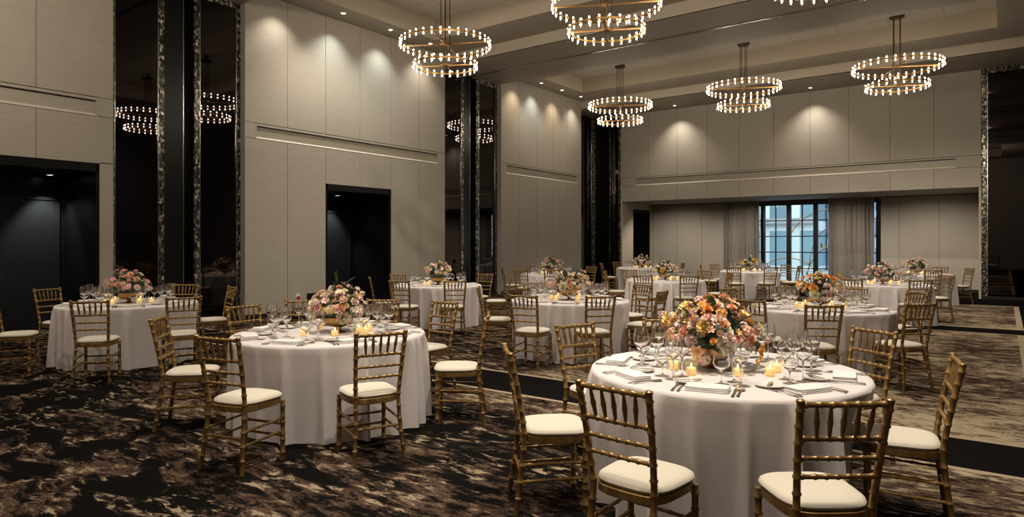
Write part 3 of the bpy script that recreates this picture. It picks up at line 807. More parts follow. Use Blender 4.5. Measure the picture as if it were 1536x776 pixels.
def build_chair():
    pr = [(post_x(z), post_y(z), z) for z in (0, .1, .2, .3, .4, .45, .5, .6, .7, .8, .92)]
    for s in (-1, 1):
        mb = bamboo([(p[0]*s, p[1], p[2]) for p in pr], 0.0155, [0.10, 0.20, 0.30, 0.40, 0.50, 0.57, 0.65, 0.73, 0.81, 0.89, 0.965], 10)
        mb.lathe([(0.0, 0.938), (0.012, 0.936), (0.018, 0.930), (0.018, 0.922), (0.0145, 0.917)], 10, (pr[-1][0]*s, pr[-1][1]))
        CH.append(('back_post', mb.mesh('back_post', 'gold_paint')))
    for s in (-1, 1):
        mb = bamboo([(s*0.176, 0.168, 0.0), (s*0.176, 0.168, 0.42)], 0.0165, [0.1, 0.33, 0.42, 0.62, 0.72, 0.9], 10)
        CH.append(('leg', mb.mesh('leg', 'gold_paint')))
    fr = MB(); o0 = [superring(0.405, 0.365, -0.20, 0.20, z, i) for z, i in ((0.402, 0.012), (0.408, 0.004), (0.442, 0.004), (0.446, 0.012))]
    fr.loft(o0); CH.append(('seat_frame', fr.mesh('seat_frame', 'gold_paint')))
    cu = MB(); cu.loft([superring(0.40, 0.36, -0.185, 0.205, z, i) for z, i in ((0.444, 0.012), (0.450, 0.002), (0.462, -0.004), (0.474, 0.0), (0.484, 0.014), (0.490, 0.04), (0.493, 0.09), (0.494, 0.14))])
    CH.append(('seat_cushion', cu.mesh('seat_cushion', 'ivory_fabric')))
    for z, r, nm in ((0.912, 0.0125, 'top_rail'), (0.765, 0.0115, 'back_rail'), (0.680, 0.0105, 'back_rail'), (0.600, 0.0105, 'back_rail')):
        w = post_x(z); y = post_y(z)
        mb = bamboo([(-w, y, z), (0, y-0.006, z), (w, y, z)], r, [0.06, 0.22, 0.36, 0.5, 0.64, 0.78, 0.94], 8, 1.32)
        CH.append((nm, mb.mesh(nm, 'gold_paint')))
    for k in range(5):
        f = (k-2)/2.0; x0 = f*0.105; x1 = f*0.118
        za, zb = 0.770, 0.905
        pts = []; rr = []
        for i in range(9):
            q = i/8; z = za+(zb-za)*q
            pts.append((x0+(x1-x0)*q, post_y(z)-0.005, z)); rr.append((0.0062, 0.008, 0.0098, 0.0105, 0.0135, 0.0105, 0.0098, 0.008, 0.0062)[i])
        mb = MB().tube(pts, rr, 8); CH.append(('spindle', mb.mesh('spindle', 'gold_paint')))
    def st(a, b, r=0.0095):
        CH.append(('stretcher', bamboo([a, b], r, [0.12, 0.37, 0.63, 0.88], 8, 1.3).mesh('stretcher', 'gold_paint')))
    for s in (-1, 1):
        for zf, zr in ((0.29, 0.28), (0.20, 0.185)): st((s*0.176, 0.168, zf), (s*post_x(zr), post_y(zr), zr))
    st((-0.176, 0.168, 0.25), (0.176, 0.168, 0.25))
    st((-0.176, 0.168, 0.165), (0.176, 0.168, 0.165))
    st((-post_x(0.235), post_y(0.235), 0.235), (post_x(0.235), post_y(0.235), 0.235))
build_chair()
proto_chair = None
def chair(loc, rz, label, group):
    global proto_chair
    if proto_chair is None:
        t = thing('chiavari_chair', label, 'chair', loc, rz, group)
        for nm, me in CH: link(nm, me, t)
        proto_chair = (t, list(t.children)); return t
    src, kids = proto_chair
    r = src.copy(); COL.objects.link(r); r.location = loc; r.rotation_euler = (0, 0, rz)
    tag(r, label, 'chair', group)
    for k in kids:
        c = k.copy(); COL.objects.link(c); c.parent = r
    return r

# ------------------------------------------------------------------ tables
TR = 0.84; TZ = 0.765
def cloth_mesh(seed, dents=()):
    """draped cloth; DENTS = (angle, radius) where a chair seat pushes the skirt in"""
    rr = random.Random(seed); mb = MB(); n = 360
    prof = [(0.0, TZ), (0.35, TZ), (0.70, TZ), (0.80, TZ), (0.826, TZ-0.002), (0.838, TZ-0.010), (0.844, TZ-0.025)]
    vs = [(0, 0, TZ)]
    rows = [(r, z, 0.0) for r, z in prof[1:]]
    for i in range(1, 15):
        q = i/14; rows.append((0.846+0.006*q, (TZ-0.025)*(1-q)+0.006*q, q))
    # irregular folds: gaussian ridges
    folds = []; a = 0
    while a < 2*PI-0.2:
        folds.append((a+rr.uniform(-.05, .05), rr.uniform(0.034, 0.062), rr.uniform(0.3, 1.0))); a += rr.uniform(0.19, 0.38)
    def fold(th):
        s = 0
        for c, w, h in folds:
            d = (th-c+PI) % (2*PI)-PI; s += h*math.exp(-(d/w)**2)
        return s-0.33
    p1, p2 = rr.uniform(0, 6), rr.uniform(0, 6)
    fv = [fold(2*PI*k/n) for k in range(n)]
    for r, z, q in rows:
        for k in range(n):
            th = 2*PI*k/n
            amp = 0.135*(q**0.55)
            rad = r+amp*fv[k]+0.012*q*math.sin(3*th+p1)+0.008*q*math.sin(9*th+p2+q*1.5)
            tw = 0.02*q*math.sin(5*th+p2)
            for da, dr_ in dents:
                d = abs((th+tw-da+PI) % (2*PI)-PI)
                g = 1-min(1, max(0, (d-0.30)/0.22)); g = g*g*(3-2*g)
                k_ = min(1, q/0.30); k_ = k_*k_*(3-2*k_)
                if rad > dr_: rad += (dr_-rad+0.25*(rad-0.86)*0)*g*k_
            zz = z if q < 0.999 else 0.004
            vs.append((rad*math.cos(th+tw), rad*math.sin(th+tw), zz))
    fs = [(0, 1+k, 1+(k+1) % n) for k in range(n)]
    m = len(rows)
    fs += [(1+i*n+k, 1+i*n+(k+1) % n, 1+(i+1)*n+(k+1) % n, 1+(i+1)*n+k) for i in range(m-1) for k in range(n)]
    mb.add(vs, fs)
    return mb.mesh('tablecloth', 'table_linen')

# tableware meshes
def wine_profile(h, rb, rf, bowl_h, rim):
    zb = h-bowl_h; th = 0.0014
    out = [(0.0, 0.0), (rf, 0.0), (rf, 0.0018), (rf*0.6, 0.004), (0.008, 0.010), (0.0042, 0.022), (0.0038, zb*0.6), (0.0046, zb-0.012), (0.010, zb), (rb*0.62, zb+bowl_h*0.13), (rb*0.93, zb+bowl_h*0.30), (rb, zb+bowl_h*0.44), (rb*0.96, zb+bowl_h*0.62), (rb*0.86, zb+bowl_h*0.84), (rim, h)]
    inn = [(rim-th, h), (rb*0.86-th, zb+bowl_h*0.84), (rb*0.96-th, zb+bowl_h*0.62), (rb-th, zb+bowl_h*0.44), (rb*0.93-th, zb+bowl_h*0.31), (rb*0.60, zb+bowl_h*0.15), (0.006, zb+0.006), (0.0, zb+0.005)]
    return out+inn
GL = {}
for nm, args in (('wine_glass', (0.250, 0.051, 0.042, 0.128, 0.038)), ('small_wine_glass', (0.228, 0.043, 0.038, 0.112, 0.033)), ('water_goblet', (0.185, 0.047, 0.040, 0.112, 0.041))):
    pair = []
    for seg, suf in ((28, ''), (14, '_far')):
        pf = wine_profile(*args); mb = MB(); mb.lathe(pf, seg)
        mb.mi = [1 if (k//seg) < 4 else 0 for k in range(len(mb.f))]
        pair.append(mb.mesh(nm+suf, ['clear_glass', 'thin_glass'], weld=True))
    GL[nm] = pair
PLATE = MB().lathe([(0, 0.004), (0.04, 0.004), (0.044, 0.0), (0.048, 0.0), (0.05, 0.004), (0.075, 0.012), (0.078, 0.013), (0.0775, 0.0155), (0.05, 0.008), (0, 0.007)], 32).mesh('bread_plate', 'porcelain')
def napkin_mesh():
    mb = MB()
    def pad(wx, y0, y1, z0, h, dx=0.0):
        rings = []
        for f, ins in ((0.0, 0.004), (0.25, 0.0005), (0.5, 0.0), (0.75, 0.0008), (0.92, 0.003), (1.0, 0.008), (1.04, 0.02)):
            rings.append([(x+dx, y, z0+h*f+0.0015*math.sin(x*31+y*17)*f) for x, y, _ in superring(wx, wx, y0, y1, 0, ins, 40, 9)])
        mb.loft(rings)
    pad(0.236, -0.066, 0.066, 0.0, 0.009); pad(0.230, -0.064, 0.063, 0.0092, 0.009, 0.002); pad(0.228, -0.062, 0.064, 0.0184, 0.008, -0.001)
    return mb.mesh('napkin', 'napkin_linen')
NAPK = napkin_mesh()
def flat_shape(mb, outline, thick, zf):
    """thin solid from a symmetric outline [(y, halfwidth)], height by zf(y)"""
    rings = []
    for y, w in outline:
        z = zf(y); rings.append([(-w, y, z), (w, y, z), (w, y, z+thick), (-w, y, z+thick)])
    mb.loft(rings)
def cutlery():
    out = {}
    hz = lambda y: 0.003+0.004*max(0, math.sin(max(0, min(1, (y+0.10)/0.2))*PI))
    h = [(-0.10, 0.006), (-0.095, 0.0085), (-0.06, 0.0065), (-0.01, 0.0035), (0.03, 0.003)]
    mb = MB(); flat_shape(mb, h+[(0.04, 0.008), (0.055, 0.0115), (0.062, 0.0115)], 0.002, hz)
    for k in range(4):
        x = (k-1.5)*0.0064; rings = []
        for y, w in ((0.060, 0.0022), (0.09, 0.0018), (0.106, 0.001)):
            z = hz(y)+0.0005; rings.append([(x-w, y, z), (x+w, y, z), (x+w, y, z+0.0016), (x-w, y, z+0.0016)])
        mb.loft(rings)
    out['fork'] = mb.mesh('fork', 'steel')
    mb = MB(); flat_shape(mb, [(-0.115, 0.006), (-0.11, 0.009), (-0.06, 0.0075), (0.005, 0.006), (0.01, 0.008), (0.02, 0.0105), (0.08, 0.0105), (0.105, 0.007), (0.115, 0.001)], 0.003, lambda y: 0.001)
    out['knife'] = mb.mesh('table_knife', 'steel')
    mb = MB(); flat_shape(mb, h+[(0.04, 0.008), (0.05, 0.015), (0.065, 0.0195), (0.08, 0.0185), (0.092, 0.012), (0.098, 0.003)], 0.002, hz)
    out['spoon'] = mb.mesh('spoon', 'steel')
    mb = MB(); flat_shape(mb, [(-0.075, 0.005), (-0.07, 0.007), (-0.01, 0.005), (0.0, 0.006), (0.01, 0.010), (0.05, 0.010), (0.07, 0.007), (0.078, 0.001)], 0.0025, lambda y: 0.0175)
    out['spreader'] = mb.mesh('butter_knife', 'steel')
    return out
CUT = cutlery()
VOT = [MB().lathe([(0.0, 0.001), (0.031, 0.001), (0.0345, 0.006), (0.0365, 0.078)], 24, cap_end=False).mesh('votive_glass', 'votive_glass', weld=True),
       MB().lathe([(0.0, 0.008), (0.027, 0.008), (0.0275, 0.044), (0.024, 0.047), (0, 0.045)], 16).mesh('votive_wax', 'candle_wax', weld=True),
       MB().lathe([(0.0, 0.048), (0.004, 0.051), (0.0058, 0.057), (0.004, 0.066), (0.0, 0.076)], 8).mesh('votive_flame', 'flame_glow', weld=True)]

# flowers
def petal_patch(mb, ang, base_r, length, width, lift, curl, z0, cup=0.3, nu=4, nv=3):
    """one petal: grows outward from the axis at ang; lift = elevation angle, curl = bend back"""
    vs = []
    for i in range(nu+1):
        s = i/nu; el = lift-curl*s
        if i == 0: r, z = base_r, z0
        else:
            r += math.cos(el)*length/nu; z += math.sin(el)*length/nu
        w = width*(math.sin(PI*(0.16+0.72*s)))**0.8
        for j in range(-nv, nv+1):
            f = j/nv; x = r-abs(f)**2*cup*width*math.sin(el)*0.6; y = f*w; zz = z+abs(f)**2*cup*width*math.cos(el)
            ca, sa = math.cos(ang), math.sin(ang)
            vs.append((x*ca-y*sa, x*sa+y*ca, zz))
    m = 2*nv+1
    mb.add(vs, [(i*m+j, i*m+j+1, (i+1)*m+j+1, (i+1)*m+j) for i in range(nu) for j in range(m-1)])
def rose():
    mb = MB(); k = 0
    for layer, (cnt, br_, ln, wd, lf, cl) in enumerate(((3, .003, .030, .013, R(88), R(-14)), (4, .006, .034, .017, R(84), R(4)), (5, .009, .036, .020, R(74), R(22)), (6, .012, .040, .024, R(58), R(38)), (7, .012, .044, .026, R(36), R(44)))):
        for i in range(cnt):
            petal_patch(mb, 2*PI*i/cnt+layer*0.7, br_, ln, wd, lf, cl, -0.012-0.004*layer, 0.45)
    mb.lathe([(0, -0.03), (0.01, -0.025), (0.012, 0.0), (0.006, 0.018), (0, 0.02)], 8)
    return mb.mesh('rose_bloom', 'petal_peach')
def lily():
    mb = MB()
    for i in range(6): petal_patch(mb, 2*PI*i/6, .004, .046, .0155 if i % 2 else .013, R(62), R(55), -0.01, 0.5)
    for i in range(5): mb.tube([(0, 0, 0), (0.006*math.cos(i*1.26), 0.006*math.sin(i*1.26), 0.03)], 0.0011, 4)
    return mb.mesh('lily_bloom', 'petal_orange')
def cluster():
    mb = MB(); rr = random.Random(5)
    for i in range(14):
        b = MB(); th = 2.399*i; ph = math.acos(1-0.95*(i+.5)/14)
        for k in range(4): petal_patch(b, PI/2*k+rr.random(), .001, .013, .0075, R(28), R(20), 0, 0.3, 2, 1)
        q = Matrix.Translation(Vector((math.sin(ph)*math.cos(th), math.sin(ph)*math.sin(th), math.cos(ph)-0.6))*0.032) @ Vector((math.sin(ph)*math.cos(th), math.sin(ph)*math.sin(th), math.cos(ph))).to_track_quat('Z', 'Y').to_matrix().to_4x4()
        mb.add([q @ Vector(v) for v in b.v], b.f)
    mb.lathe([(0, -0.035), (0.018, -0.02), (0.022, 0.0), (0.012, 0.006), (0, 0.008)], 8)
    return mb.mesh('cluster_bloom', 'petal_pink')
def carnation():
    mb = MB(); rr = random.Random(9)
    for layer, (cnt, ln, lf) in enumerate(((6, .022, R(86)), (9, .028, R(66)), (11, .032, R(44)), (11, .033, R(20)))):
        for i in range(cnt): petal_patch(mb, 2*PI*i/cnt+rr.uniform(-.2, .2), .003, ln, .011, lf+rr.uniform(-.15, .15), R(20)+rr.uniform(-.3, .3), -0.008-0.003*layer, 0.3, 3, 1)
    mb.lathe([(0, -0.03), (0.008, -0.025), (0.01, 0.0), (0, 0.004)], 8)
    return mb.mesh('carnation_bloom', 'petal_cream')
def leafmesh():
    mb = MB(); vs = []
    for i in range(8):
        s = i/7; y = s*0.11; w = 0.024*math.sin(PI*min(1, s*0.97+0.02))**0.9; z = 0.022*math.sin(s*2.2)
        vs += [(-w, y, z+0.006), (0, y, z), (w, y, z+0.006)]
    mb.add(vs, [(i*3+j, i*3+j+1, i*3+j+4, i*3+j+3) for i in range(7) for j in range(2)])
    return mb.mesh('leaf_blade', 'leaf_green')
BLOOM = {'rose': rose(), 'lily': lily(), 'cluster': cluster(), 'carnation': carnation()}
LEAF = leafmesh()
BOWL = MB().lathe([(0, 0.0), (0.06, 0.0), (0.062, 0.006), (0.03, 0.018), (0.022, 0.034), (0.045, 0.046), (0.10, 0.058), (0.125, 0.078), (0.132, 0.105), (0.135, 0.135), (0.13, 0.136), (0.126, 0.108), (0.118, 0.085), (0.05, 0.06), (0, 0.056)], 40).mesh('compote_bowl', 'brass', weld=True)
PALS = {
    'mixed': ['petal_peach', 'petal_blush', 'petal_cream', 'petal_peach', 'petal_orange', 'petal_yellow', 'petal_coral', 'petal_pink'],
    'peach': ['petal_peach', 'petal_coral', 'petal_cream', 'petal_blush', 'petal_peach', 'petal_pink', 'petal_yellow', 'petal_cream'],
    'orange': ['petal_orange', 'petal_yellow', 'petal_cream', 'petal_coral', 'petal_blush', 'petal_orange', 'petal_pink', 'petal_mauve'],
    'pink': ['petal_pink', 'petal_coral', 'petal_blush', 'petal_cream', 'petal_pink', 'petal_peach', 'petal_coral', 'petal_mauve'],
    'cream': ['petal_cream', 'petal_blush', 'petal_peach', 'petal_cream', 'petal_yellow', 'petal_pink', 'petal_orange', 'petal_blush'],
}
def centerpiece(label, loc, pal, n, wid, hgt, seed, special=(), sprig=False, leaves=26):
    rr = random.Random(seed)
    t = thing('flower_centerpiece', label, 'flowers', loc, rr.uniform(0, 6), 'flower centrepieces in gold bowls')
    t.rotation_euler = (0, 0, 0)
    link('bowl', BOWL, t, (0, 0, 0))
    z0 = 0.14
    core = MB()   # green mass that carries the stems
    core.lathe([(0, 0.10), (0.10, 0.11), (wid*0.30, 0.16), (wid*0.33, z0+hgt*0.30), (wid*0.26, z0+hgt*0.58), (wid*0.12, z0+hgt*0.74), (0, z0+hgt*0.78)], 14)
    link('foliage_core', core.mesh('foliage_core', 'leaf_dark'), t)
    cols = PALS[pal]; kinds = ['rose', 'carnation', 'lily', 'cluster', 'lily', 'rose', 'cluster']
    def bloom(p, d, kind, mat, sc):
        q = d.to_track_quat('Z', 'Y').to_euler()
        o = link({'rose': 'rose', 'lily': 'lily', 'cluster': 'blossom_cluster', 'carnation': 'carnation'}[kind], BLOOM[kind], t, p, rot=q)
        o.scale = (sc,)*3
        o.material_slots[0].link = 'OBJECT'; o.material_slots[0].material = MATS[mat]
    used = []
    for p, kind, mat, sc in special:
        p = Vector(p); d = (p-Vector((0, 0, z0+0.04))).normalized(); bloom(p, d, kind, mat, sc*0.78); used.append((p, 0.036*sc))
    i = 0; tries = 0
    while i < n and tries < 900:
        tries += 1
        th = rr.uniform(0, 2*PI); el = math.asin(rr.uniform(0.0, 1.0))
        e = rr.choice((rr.uniform(0.72, 0.95), rr.uniform(0.9, 1.12), rr.uniform(1.0, 1.3)))
        p = Vector((wid/2*math.cos(el)*math.cos(th)*e, wid/2*math.cos(el)*math.sin(th)*e, z0+0.05+(hgt-0.05)*math.sin(el)*e if el > 0 else z0+0.03+0.09*math.sin(el)))
        hr = math.hypot(p.x, p.y)
        hm = 0.265+max(0, wid-0.47)*0.45
        if hr > hm: p.x *= hm/hr; p.y *= hm/hr
        kind = kinds[i % len(kinds)]; sc = {'rose': 1.0, 'carnation': 1.05, 'lily': 0.9, 'cluster': 1.0}[kind]*rr.uniform(0.6, 0.95)
        rad = 0.036*sc
        if any((p-q).length < (rad+r)*0.72 for q, r in used): continue
        used.append((p, rad))
        d = (p-Vector((0, 0, z0-0.02))).normalized()+Vector((rr.uniform(-.3, .3), rr.uniform(-.3, .3), rr.uniform(-.1, .35)))
        bloom(p, d.normalized(), kind, cols[(i*3+rr.randrange(2)) % len(cols)], sc); i += 1
    for k in range(leaves):
        th = rr.uniform(0, 2*PI); el = rr.uniform(-0.25, 1.3)
        d = Vector((math.cos(el)*math.cos(th), math.cos(el)*math.sin(th), math.sin(el)))
        p = Vector((wid*0.30*d.x, wid*0.30*d.y, z0+0.03+max(-0.03, hgt*0.62*d.z)))
        o = link('leaf', LEAF, t, p, rot=d.to_track_quat('Y', 'Z').to_euler()); s = rr.uniform(0.8, 1.35); o.scale = (s, s, s)
        if k % 4 == 3:
            o.material_slots[0].link = 'OBJECT'; o.material_slots[0].material = MATS['leaf_bronze']
    if sprig:
        for p, d, s in sprig:
            o = link('leaf', LEAF, t, p, rot=Vector(d).normalized().to_track_quat('Y', 'Z').to_euler()); o.scale = (s*0.8, s, s)
    return t

# table list: right, forward from the camera (metres) ; palette ; description
def from_px(xl_, xr_, Rr=TR):
    a, b = math.atan((xl_-CX)/F), math.atan((xr_-CX)/F); c = (a+b)/2; dd = Rr/math.sin((b-a)/2)
    return dd*math.sin(c), dd*math.cos(c)
T = {
    1: (*from_px(887, 1312), 'front right table'),
    2: (*from_px(343, 637), 'front left table'),
    3: (*from_px(80, 297), 'far left table'),
    4: (*from_px(591.5, 722), 'table by the middle doorway'),
    5: (*from_px(766, 944), 'central table'),
    6: (*from_px(1122, 1346), 'table behind the front right one'),
    7: (*from_px(940, 1057), 'table behind the central one'),
    8: (1.06, 17.6, 'table by the far panelled wall'),
    9: (4.30, 21.9, 'corner column table'),
    10: (6.95, 19.36, 'window table'),
    11: (7.33, 13.1, 'table before the right curtain'),
    12: (10.54, 17.3, 'rearmost right table'),
}
# chairs: table, px of backrest top centre, forward distance of the back top (or None), heading deg (0 = away from camera, + = to the right)
CHAIRS = [
    (1, None, (0.45, 2.945), 42), (1, None, (1.343, 2.68), -2), (1, None, (-0.02, 3.99), 84), (1, None, (0.50, 5.22), 145),
    (1, None, (2.66, 4.885), -110), (1, None, (2.38, 3.67), -63), (1, None, (1.30, 5.60), 180),
    (2, None, (-1.995, 4.50), 22), (2, None, (-0.936, 4.74), -31), (2, None, (-3.02, 5.68), 80), (2, None, (-2.75, 6.80), 125),
    (2, 455, 7.45, 160), (2, None, (-1.47, 7.55), 186), (2, None, (-0.74, 7.25), -142), (2, None, (-0.22, 5.93), -91),
    (3, None, (-6.25, 7.95), 68), (3, None, (-6.56, 9.37), 110), (3, None, (-4.64, 7.22), -15), (3, None, (-3.84, 7.84), -33),
    (3, 279, 10.4, 182), (3, 345, 9.75, -128),
    (4, 687, 11.1, -13), (4, 591, 11.15, 16), (4, 555, 12.4, 76), (4, 600, 13.8, 138), (4, 728, 14.0, -147), (4, 766, 12.75, -90),
    (5, 785, 8.16, 27), (5, 901, 8.03, -14), (5, 719, 9.65, 90), (5, 802, 10.85, 161), (5, 993.5, 8.88, -57), (5, 963, 10.35, -124),
    (6, 1125, 7.49, 52), (6, 1236, 6.85, 4), (6, 1380.5, 7.0, -15), (6, 1375, 8.75, -98), (6, 1283, 9.6, -142), (6, 1175.5, 9.95, 176), (6, 1093, 9.43, 142),
    (7, 961, 13.2, 24), (7, 1034, 13.2, -5), (7, 1056.5, 15.7, -128), (7, 1095, 14.6, -90), (7, 908, 15.4, 105), (7, 940, 16.3, 163),
    (8, 754, 17.6, 82), (8, 773.5, 16.1, 28), (8, 828, 16.1, 5), (8, 799, 19.0, 166), (8, 887, 18.5, -130),
    (9, 902, 21.8, 85), (9, 926, 23.2, 150), (9, 1022, 21.8, -92),
    (10, 1100.5, 18.1, 32), (10, 1155, 18.1, -6), (10, 1179, 20.0, -118), (10, 1196, 18.9, -78), (10, 1072, 20.7, 155), (10, 1051, 19.8, 108),
    (11, 1274, 12.0, 47), (11, 1381, 11.6, 6), (11, 1420, 13.5, -103),
    (12, 1400, 16.0, 12), (11, 1360, 14.6, -138), (12, 1447, 17.2, -86), (12, 1412, 18.3, -142),
]
DIRS = ['front', 'front-right', 'right', 'back-right', 'back', 'back-left', 'left', 'front-left']   # clockwise seen from above, front = towards the viewer
def angle_of(dr, df):   # direction from the table centre, measured clockwise (right-hand side) from the viewer side
    # the viewer side is along -view direction of that table
    return math.atan2(dr, df)
def bearing(tid, r, f):
    tr, tf = T[tid][0], T[tid][1]
    L = math.hypot(tr, tf); er, ef = tr/L, tf/L      # unit away from the viewer
    dr, df = r-tr, f-tf
    away = dr*er+df*ef; rightw = dr*ef-df*er
    return math.degrees(math.atan2(rightw, -away)) % 360   # 0 = front, 90 = right, 180 = back, 270 = left
seats = {k: [] for k in T}
for tid, px, pos, hd in CHAIRS:
    h = R(hd); fr_, ff_ = math.sin(h), math.cos(h)
    if px is None: r, f = pos
    else: f = pos; r = (px-CX)/F*f
    # chair origin from the top of the back
    r += 0.262*fr_; f += 0.262*ff_
    tr, tf = T[tid][0], T[tid][1]
    d = math.hypot(r-tr, f-tf)
    lo, hi = (0.97 if tid == 1 else 1.06, 1.40 if tid <= 6 else 1.30)
    dn = min(max(d, lo), hi)
    r, f = tr+(r-tr)*dn/d, tf+(f-tf)*dn/d
    seats[tid].append([bearing(tid, r, f), r, f, fr_, ff_])
def assign_dirs(bs):
    """give every bearing its own of the eight directions, least total turn, keeping their order round the table"""
    n = len(bs); order = sorted(range(n), key=lambda i: bs[i]); best = None
    import itertools
    for comb in itertools.combinations(range(8), n):
        for s in range(n):
            c = 0
            for i in range(n):
                d = (bs[order[i]]-45*comb[(i+s) % n]+180) % 360-180; c += d*d
            if best is None or c < best[0]: best = (c, comb, s)
    _, comb, s = best
    return {order[i]: comb[(i+s) % n] for i in range(n)}
PHASE = {}
for tid, ss in seats.items():
    m = assign_dirs([s[0] for s in ss]); name = T[tid][2]
    # phase of the regular place settings
    sx = sum(math.cos(R(s[0]-45*m[i])) for i, s in enumerate(ss)); sy = sum(math.sin(R(s[0]-45*m[i])) for i, s in enumerate(ss))
    PHASE[tid] = math.degrees(math.atan2(sy, sx))
    for i, (b, r, f, fr_, ff_) in enumerate(ss):
        x, y = w2(r, f); fx, fy = w2(fr_, ff_)
        chair((x, y, 0), math.atan2(-fx, fy), 'gold bamboo-turned chair with ivory cushion, %s seat of the %s' % (DIRS[m[i]], name), 'gold chairs at the '+name)

NAPROT = random.Random(21)
for tid, (r, f, name) in T.items():
    x, y = w2(r, f)
    near = tid in (1, 2, 3, 5, 6)
    dents = []
    for _, cr, cf, _, _ in seats[tid]:
        d = math.hypot(cr-r, cf-f)
        if d < 1.19:
            wx, wy = w2(cr-r, cf-f); dents.append((math.atan2(wy, wx), d-0.245))
    c = link('tablecloth', cloth_mesh(tid*7+3, dents), None, (x, y, 0), 0)
    tag(c, 'pale floor-length cloth draping the round %s' % name, 'tablecloth', 'floor-length round tablecloths')
    L = math.hypot(r, f); er, ef = r/L, f/L
    def at(brg, rad, lat=0.0):
        """point at bearing BRG and radius RAD on the table, LAT to the diner's right; returns (x, y, inward heading)"""
        a = R(brg); dr = -math.cos(a)*er+math.sin(a)*ef; df = -math.cos(a)*ef-math.sin(a)*er
        ox, oy = w2(dr, df)                      # outward
        ix, iy = -ox, -oy; rx, ry = iy, -ix      # inward and the diner's right
        return x+ox*rad+rx*lat, y+oy*rad+ry*lat, math.atan2(-ix, iy)
    for k in range(8):
        brg = PHASE[tid]+45*k+NAPROT.uniform(-3, 3); pl = '%s setting of the %s' % (DIRS[k], name)
        def put(nm, me, rad, lat, label, cat, group, dz=0.0, jr=0.06, rzo=0.0):
            px_, py_, rz = at(brg, rad, lat)
            o = link(nm, me, None, (px_, py_, TZ+0.0006+dz), rz+rzo+NAPROT.uniform(-jr, jr)); tag(o, label, cat, group); return o
        put('napkin', NAPK, 0.685, 0, 'folded white napkin at the '+pl, 'napkin', 'folded napkins')
        put('bread_plate', PLATE, 0.535, -0.125, 'small white plate at the '+pl, 'plate', 'small white plates')
        gi = 0 if tid in (1, 2, 3, 5, 6) else 1
        put('wine_glass', GL['wine_glass'][gi], 0.50, 0.150, 'tall stemmed wine glass at the '+pl, 'wine glass', 'tall wine glasses')
        put('white_wine_glass', GL['small_wine_glass'][gi], 0.405, 0.105, 'slimmer stemmed wine glass at the '+pl, 'wine glass', 'slim wine glasses')
        put('water_goblet', GL['water_goblet'][gi], 0.505, 0.048, 'short stemmed water goblet at the '+pl, 'goblet', 'water goblets')
        if near:
            put('fork', CUT['fork'], 0.69, -0.142, 'inner steel fork at the '+pl, 'fork', 'forks', jr=0.03)
            put('fork', CUT['fork'], 0.69, -0.172, 'outer steel fork at the '+pl, 'fork', 'forks', jr=0.03)
            put('table_knife', CUT['knife'], 0.69, 0.142, 'steel table knife at the '+pl, 'knife', 'table knives', jr=0.03)
            put('spoon', CUT['spoon'], 0.69, 0.168, 'steel spoon at the '+pl, 'spoon', 'spoons', jr=0.03)
            if tid in (1, 2):
                put('butter_knife', CUT['spreader'], 0.535, -0.125, 'small butter knife lying on the plate, '+pl, 'knife', 'butter knives', rzo=-0.9)
    vd = {1: [(-66, .33), (-34, .34), (18, .25), (58, .31), (84, .31), (215, .32)], 2: [(-48, .30), (8, .27), (70, .26), (55, .36), (88, .34), (200, .28)]}.get(tid, [(-75, .27), (-40, .30), (25, .27), (65, .29), (150, .28), (215, .29)])
    vn = ['left', 'front-left', 'front', 'front-right', 'right', 'back']
    if tid not in (1, 2): vn = ['left', 'front-left', 'front', 'right', 'back-right', 'back-left']
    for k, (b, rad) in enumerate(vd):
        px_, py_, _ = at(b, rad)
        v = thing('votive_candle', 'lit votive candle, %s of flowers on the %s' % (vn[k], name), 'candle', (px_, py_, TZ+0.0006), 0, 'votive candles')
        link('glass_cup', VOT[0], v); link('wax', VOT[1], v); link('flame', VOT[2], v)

def Tloc(tid, dr=0.0, df=0.0):
    x, y = w2(T[tid][0]+dr, T[tid][1]+df); return (x, y, TZ+0.0006)
def loc3(rt, up, tow, k=0.90):   # local offset: to the right in view, up, towards the camera
    x, y = w2(rt, -tow); return (x, y, up*k)
sp1 = [(loc3(-0.035, 0.46, 0.06), 'rose', 'petal_peach', 1.9), (loc3(0.02, 0.20, 0.24), 'rose', 'petal_cream', 1.7), (loc3(0.17, 0.26, 0.21), 'rose', 'petal_coral', 1.6),
       (loc3(-0.16, 0.33, 0.16), 'carnation', 'petal_blush', 1.9), (loc3(0.24, 0.15, 0.17), 'lily', 'petal_orange', 1.5), (loc3(0.23, 0.08, 0.16), 'lily', 'petal_yellow', 1.4),
       (loc3(-0.15, 0.15, 0.20), 'lily', 'petal_peach', 1.3), (loc3(-0.12, 0.09, 0.20), 'cluster', 'petal_blush', 1.5), (loc3(-0.19, 0.22, 0.16), 'cluster', 'petal_pink', 1.4),
       (loc3(-0.22, 0.28, 0.10), 'rose', 'petal_coral', 1.1), (loc3(0.11, 0.46, 0.05), 'lily', 'petal_peach', 1.5), (loc3(-0.19, 0.44, 0.05), 'lily', 'petal_yellow', 1.3), (loc3(-0.30, 0.36, 0.03), 'lily', 'petal_yellow', 1.3), (loc3(0.34, 0.21, 0.06), 'cluster', 'petal_pink', 1.0)]
centerpiece('large bouquet of peach, coral and cream blooms on the front right table', Tloc(1, -0.06, 0.05), 'mixed', 96, 0.58, 0.29, 4, sp1, leaves=34)
